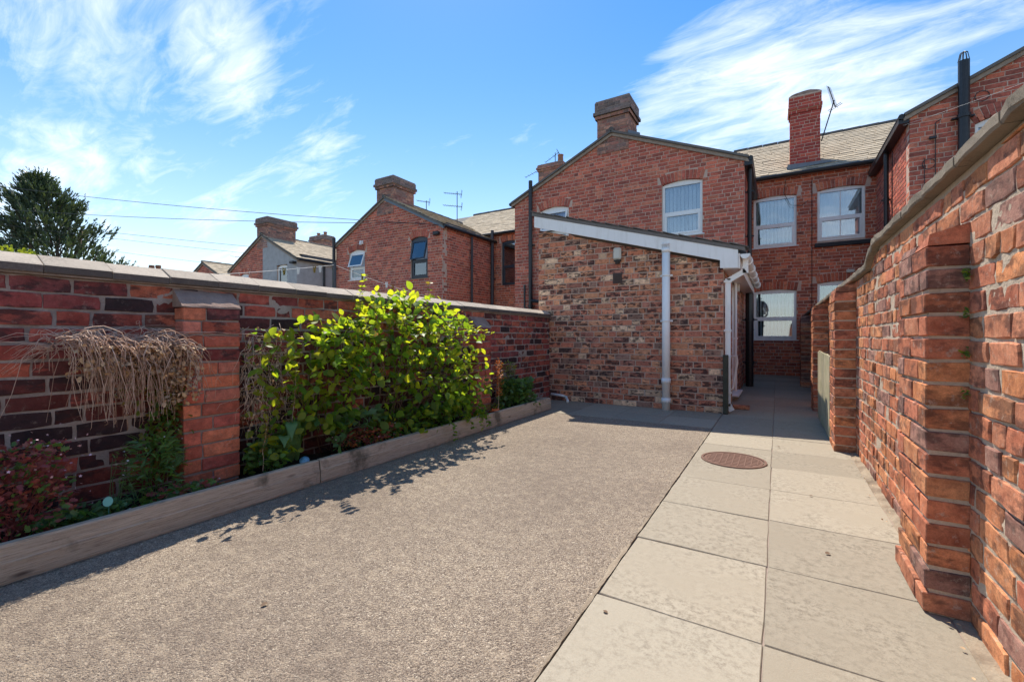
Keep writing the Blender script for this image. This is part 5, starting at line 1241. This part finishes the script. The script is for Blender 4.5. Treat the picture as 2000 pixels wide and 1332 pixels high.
# yellow and orange seed spikes
def spike(label, x, y, z0, z1, m, n, r=.02):
    t = thing('seed_spike', label, 'plant', (x, y, z0)); mb = MB(); pts = vine(mb, (x, y, z0), (x+.02, y+R.uniform(-.04, .04), z1), 0, .003, .01, 8); mb.build('stem', M['dry'], t, smooth=True); L_ = Leaves()
    for _ in range(n):
        t_ = R.uniform(.35, 1); k = t_*8; i = min(7, int(k)); p = pts[i].lerp(pts[i+1], k-i); L_.add(p+rv(r*.5), rv(1)+Vector((0, 0, .5)), R.uniform(.01, .02), LEAF_OV, m)
    L_.finish(t, stuff='seeds'); return t
spike('orange-brown sorrel seed spike in front of the second pier', -2.88, 4.47, .12, .76, 'sorrel', 420, .055)
spike('yellow seed spike rising from the dock leaves', -2.95, 1.68, .15, .52, 'yleaf', 120)
spike('taller yellow seed spike among the withered stems', -3.0, 1.92, .3, .86, 'yleaf', 120)
# wall sprouts
def sprout(label, p, n=26, s=.012):
    t = thing('wall_fern', label, 'plant', p, 'small ferns in the mortar joints'); L_ = Leaves()
    for _ in range(n): L_.add(Vector(p)+Vector((-abs(R.gauss(0, .008)), R.gauss(0, .01), R.gauss(0, .009))), Vector((-1, R.gauss(0, .8), R.gauss(.2, .7))), R.uniform(.6, 1.4)*s, LEAF_OV, R.choice(('weed', 'honey', 'bramble')))
    L_.finish(t)
sprout('tiny fern in the joint near the top of the nearest pier', (RX-.004, 2.232, 1.27), 30, .015)
sprout('tiny fern sprouting below the first fern on the nearest pier', (RX-.004, 2.235, 1.13))
sprout('little green fern at mid height beside the nearest pier', (RX-.004, 2.235, .99), 36)
sprout('lowest tiny fern beside the nearest pier', (RX-.004, 2.235, .84), 20)
sprout('yellow-green fern under the coping beyond the second pier', (RX-.03, 5.75, 1.45), 40, .03)
# ---- things lying in the bed
sd = thing('garden_marker', 'pale teal round disc on a thin stake near the plank', 'garden marker', (-2.90, .87, .1))
mb = MB(); mb.tube([(-2.905, .872, .09), (-2.895, .868, .195)], .0025, 6); mb.build('stake', M['teal'], sd)
mb = MB(); c = Vector((-2.893, .866, .218)); dn = Vector((.72, -.62, .25)).normalized(); s1 = dn.cross(Vector((0, 0, 1))).normalized(); s2 = dn.cross(s1); n = 20
v = [c+dn*q+(s1*math.cos(2*math.pi*k/n)*.021+s2*math.sin(2*math.pi*k/n)*.024)*(1 if q else .97) for q in (0, .003) for k in range(n)]
mb.add(v, [tuple(range(n-1, -1, -1)), tuple(range(n, 2*n))]+[(k, (k+1) % n, n+(k+1) % n, n+k) for k in range(n)]); mb.build('disc', M['teal'], sd, smooth=False)
mb = MB(); mb.tube([(-2.93, 1.975, .12), (-2.90, 1.95, .165), (-2.898, 1.948, .168), (-2.902, 1.952, .16), (-2.925, 1.97, .13)], [.026, .033, .029, .028, .02], 16); tag(mb.build('ceramic_cup', M['bluepot'], None, org=(-2.92, 1.96, .12), smooth=True), 'small pale blue cup lying in the bed behind the plank', 'cup')
mb = MB(); v = [(-2.95+.03*i+R.gauss(0, .004), 4.36+.045*j, .13+R.uniform(0, .05)) for i in range(4) for j in range(5)]; mb.add(v+[(a[0], a[1], a[2]-.004) for a in v], [(i*5+j, i*5+j+1, i*5+j+6, i*5+j+5) for i in range(3) for j in range(4)]+[(20+i*5+j+5, 20+i*5+j+6, 20+i*5+j+1, 20+i*5+j) for i in range(3) for j in range(4)])
tag(mb.build('plastic_scrap', M['orange'], None, org=(-2.9, 4.4, .13)), 'crumpled orange plastic scrap in the bed beside the second pier', 'scrap')
# dead leaves and crumbs on the ground
Lv = Leaves(); 
for (x, y) in ((-1.72, .97), (-.55, 1.62), (.2, 2.6), (.18, 3.5), (.0, 4.9)):
    Lv.add((x, y, .006), (R.gauss(0, 1), R.gauss(0, 1), .15), R.uniform(.02, .03), LEAF_OV, 'twig', roll=.1)
for _ in range(90): Lv.add((R.uniform(.50, .58), R.uniform(1.5, 8), .008+R.random()*.008), (R.gauss(0, 1), R.gauss(0, 1), .2), R.uniform(.006, .016), LEAF_OV, R.choice(('dryleaf', 'dryleaf', 'dry' if False else 'yleaf')))
lit = bpy.data.objects.new('leaf_litter', None)
o = Lv.finish(None, stuff='leaf_litter'); tag(o, 'scattered dead leaves on the concrete and paving', 'leaf litter')

# ---- conifer and bush beyond the wall
def conifer():
    base = Vector((-39.08, 9.22, 0))
    t = thing('conifer_tree', 'tall dark green conifer with upswept sprays beyond the far left of the wall', 'tree', base); side = Vector((CS, SN, 0))
    mb = MB(); L_ = Leaves()
    for k in range(7):
        a = 2*math.pi*k/7; e = base+Vector((math.cos(a)*1.6, math.sin(a)*1.6, R.uniform(6.5, 9.3)))-side*.5
        vine(mb, base+Vector((math.cos(a)*.2, math.sin(a)*.2, 0)), e, .2, .16, .1, 8)
    for _ in range(1900):
        h = R.random()**.85; z = 2.6+8.2*h; rmax = 3.45*(1-h**2.3)*(.82+.3*math.sin(h*23+1.3*math.sin(h*9)))+.22; a = R.uniform(0, 2*math.pi)
        rr_ = rmax*R.random()**.36*(1+.22*math.sin(a*3+z*1.3)); c = base-side*(1.25*h**2)+Vector((math.cos(a)*rr_, math.sin(a)*rr_, z))
        out = Vector((math.cos(a)*.85, math.sin(a)*.85, .75+.5*h)).normalized(); L0 = R.uniform(.45, 1.05)
        out = (out-side*.18+rv(.15)).normalized()
        for _q in range(13):
            tt = R.random(); dd = (out+rv(.30)).normalized()
            L_.add(c+out*L0*tt, dd, R.uniform(.16, .32)*(1.2-.7*tt), BLADE, 'conif', up=rv(1), roll=R.uniform(0, 3))
        if R.random() < .12: vine(mb, c-out*.9-Vector((0, 0, .3)), c+out*L0*.7, 0, .025, .02, 4)
    for k in range(len(L_.it)):
        p, m3, s, tp, mm = L_.it[k]; L_.it[k] = (p, m3, s*1.15, WB, mm)
    mb.build('trunk', M['bark'], t, smooth=True); L_.finish(t, stuff='crown')
WB = (np.array([(-.11, 0, 0), (.11, 0, 0), (.13, .55, .03), (0, 1, 0), (-.13, .55, .03)]), [(0, 1, 2, 4), (4, 2, 3)])
conifer()
def bush():
    c = Vector((-20.79, 3.86, 3.59)); t = thing('yellow_bush', 'yellow-green leafy bush top showing over the wall below the conifer', 'bush', (c.x, c.y, 0)); L_ = Leaves(); mb = MB()
    for _ in range(1500):
        v = Vector((R.uniform(-1, 1), R.uniform(-1, 1), R.uniform(-1, 1)))
        if v.length > 1: v.normalize()
        p = Vector((c.x+v.x*.75, c.y+v.y*.75, c.z-.45+v.z*.72)); L_.add(p, v+rv(.4), R.uniform(.07, .12), LEAF_OV, 'bushy', up=Vector((0, 0, 1))+rv(.4))
    for _ in range(10): vine(mb, (c.x, c.y, 0), (c.x+R.uniform(-.5, .5), c.y+R.uniform(-.5, .5), c.z-.3), 0, .02, .03, 6)
    mb.build('trunk', M['bark'], t, smooth=True); L_.finish(t, stuff='crown')
bush()
# distant pots seen over the wall
dp = thing('chimney_stack', 'pair of small distant terracotta pots just above the coping', 'chimney', (-41.0, 15.06, 0))
mb = MB(); mb.box(-41.6, -40.4, 14.7, 15.5, 0, 5.75); mb.build('stack', M['bc'], dp)
for x, y in ((-41.24, 14.92), (-40.8, 15.18)): mb = MB(); mb.tube([(x, y, 5.7), (x, y, 6.3), (x, y, 6.31), (x, y, 6.5)], [.17, .15, .2, .18], 10); mb.build('chimney_pot', M['pot'], dp)
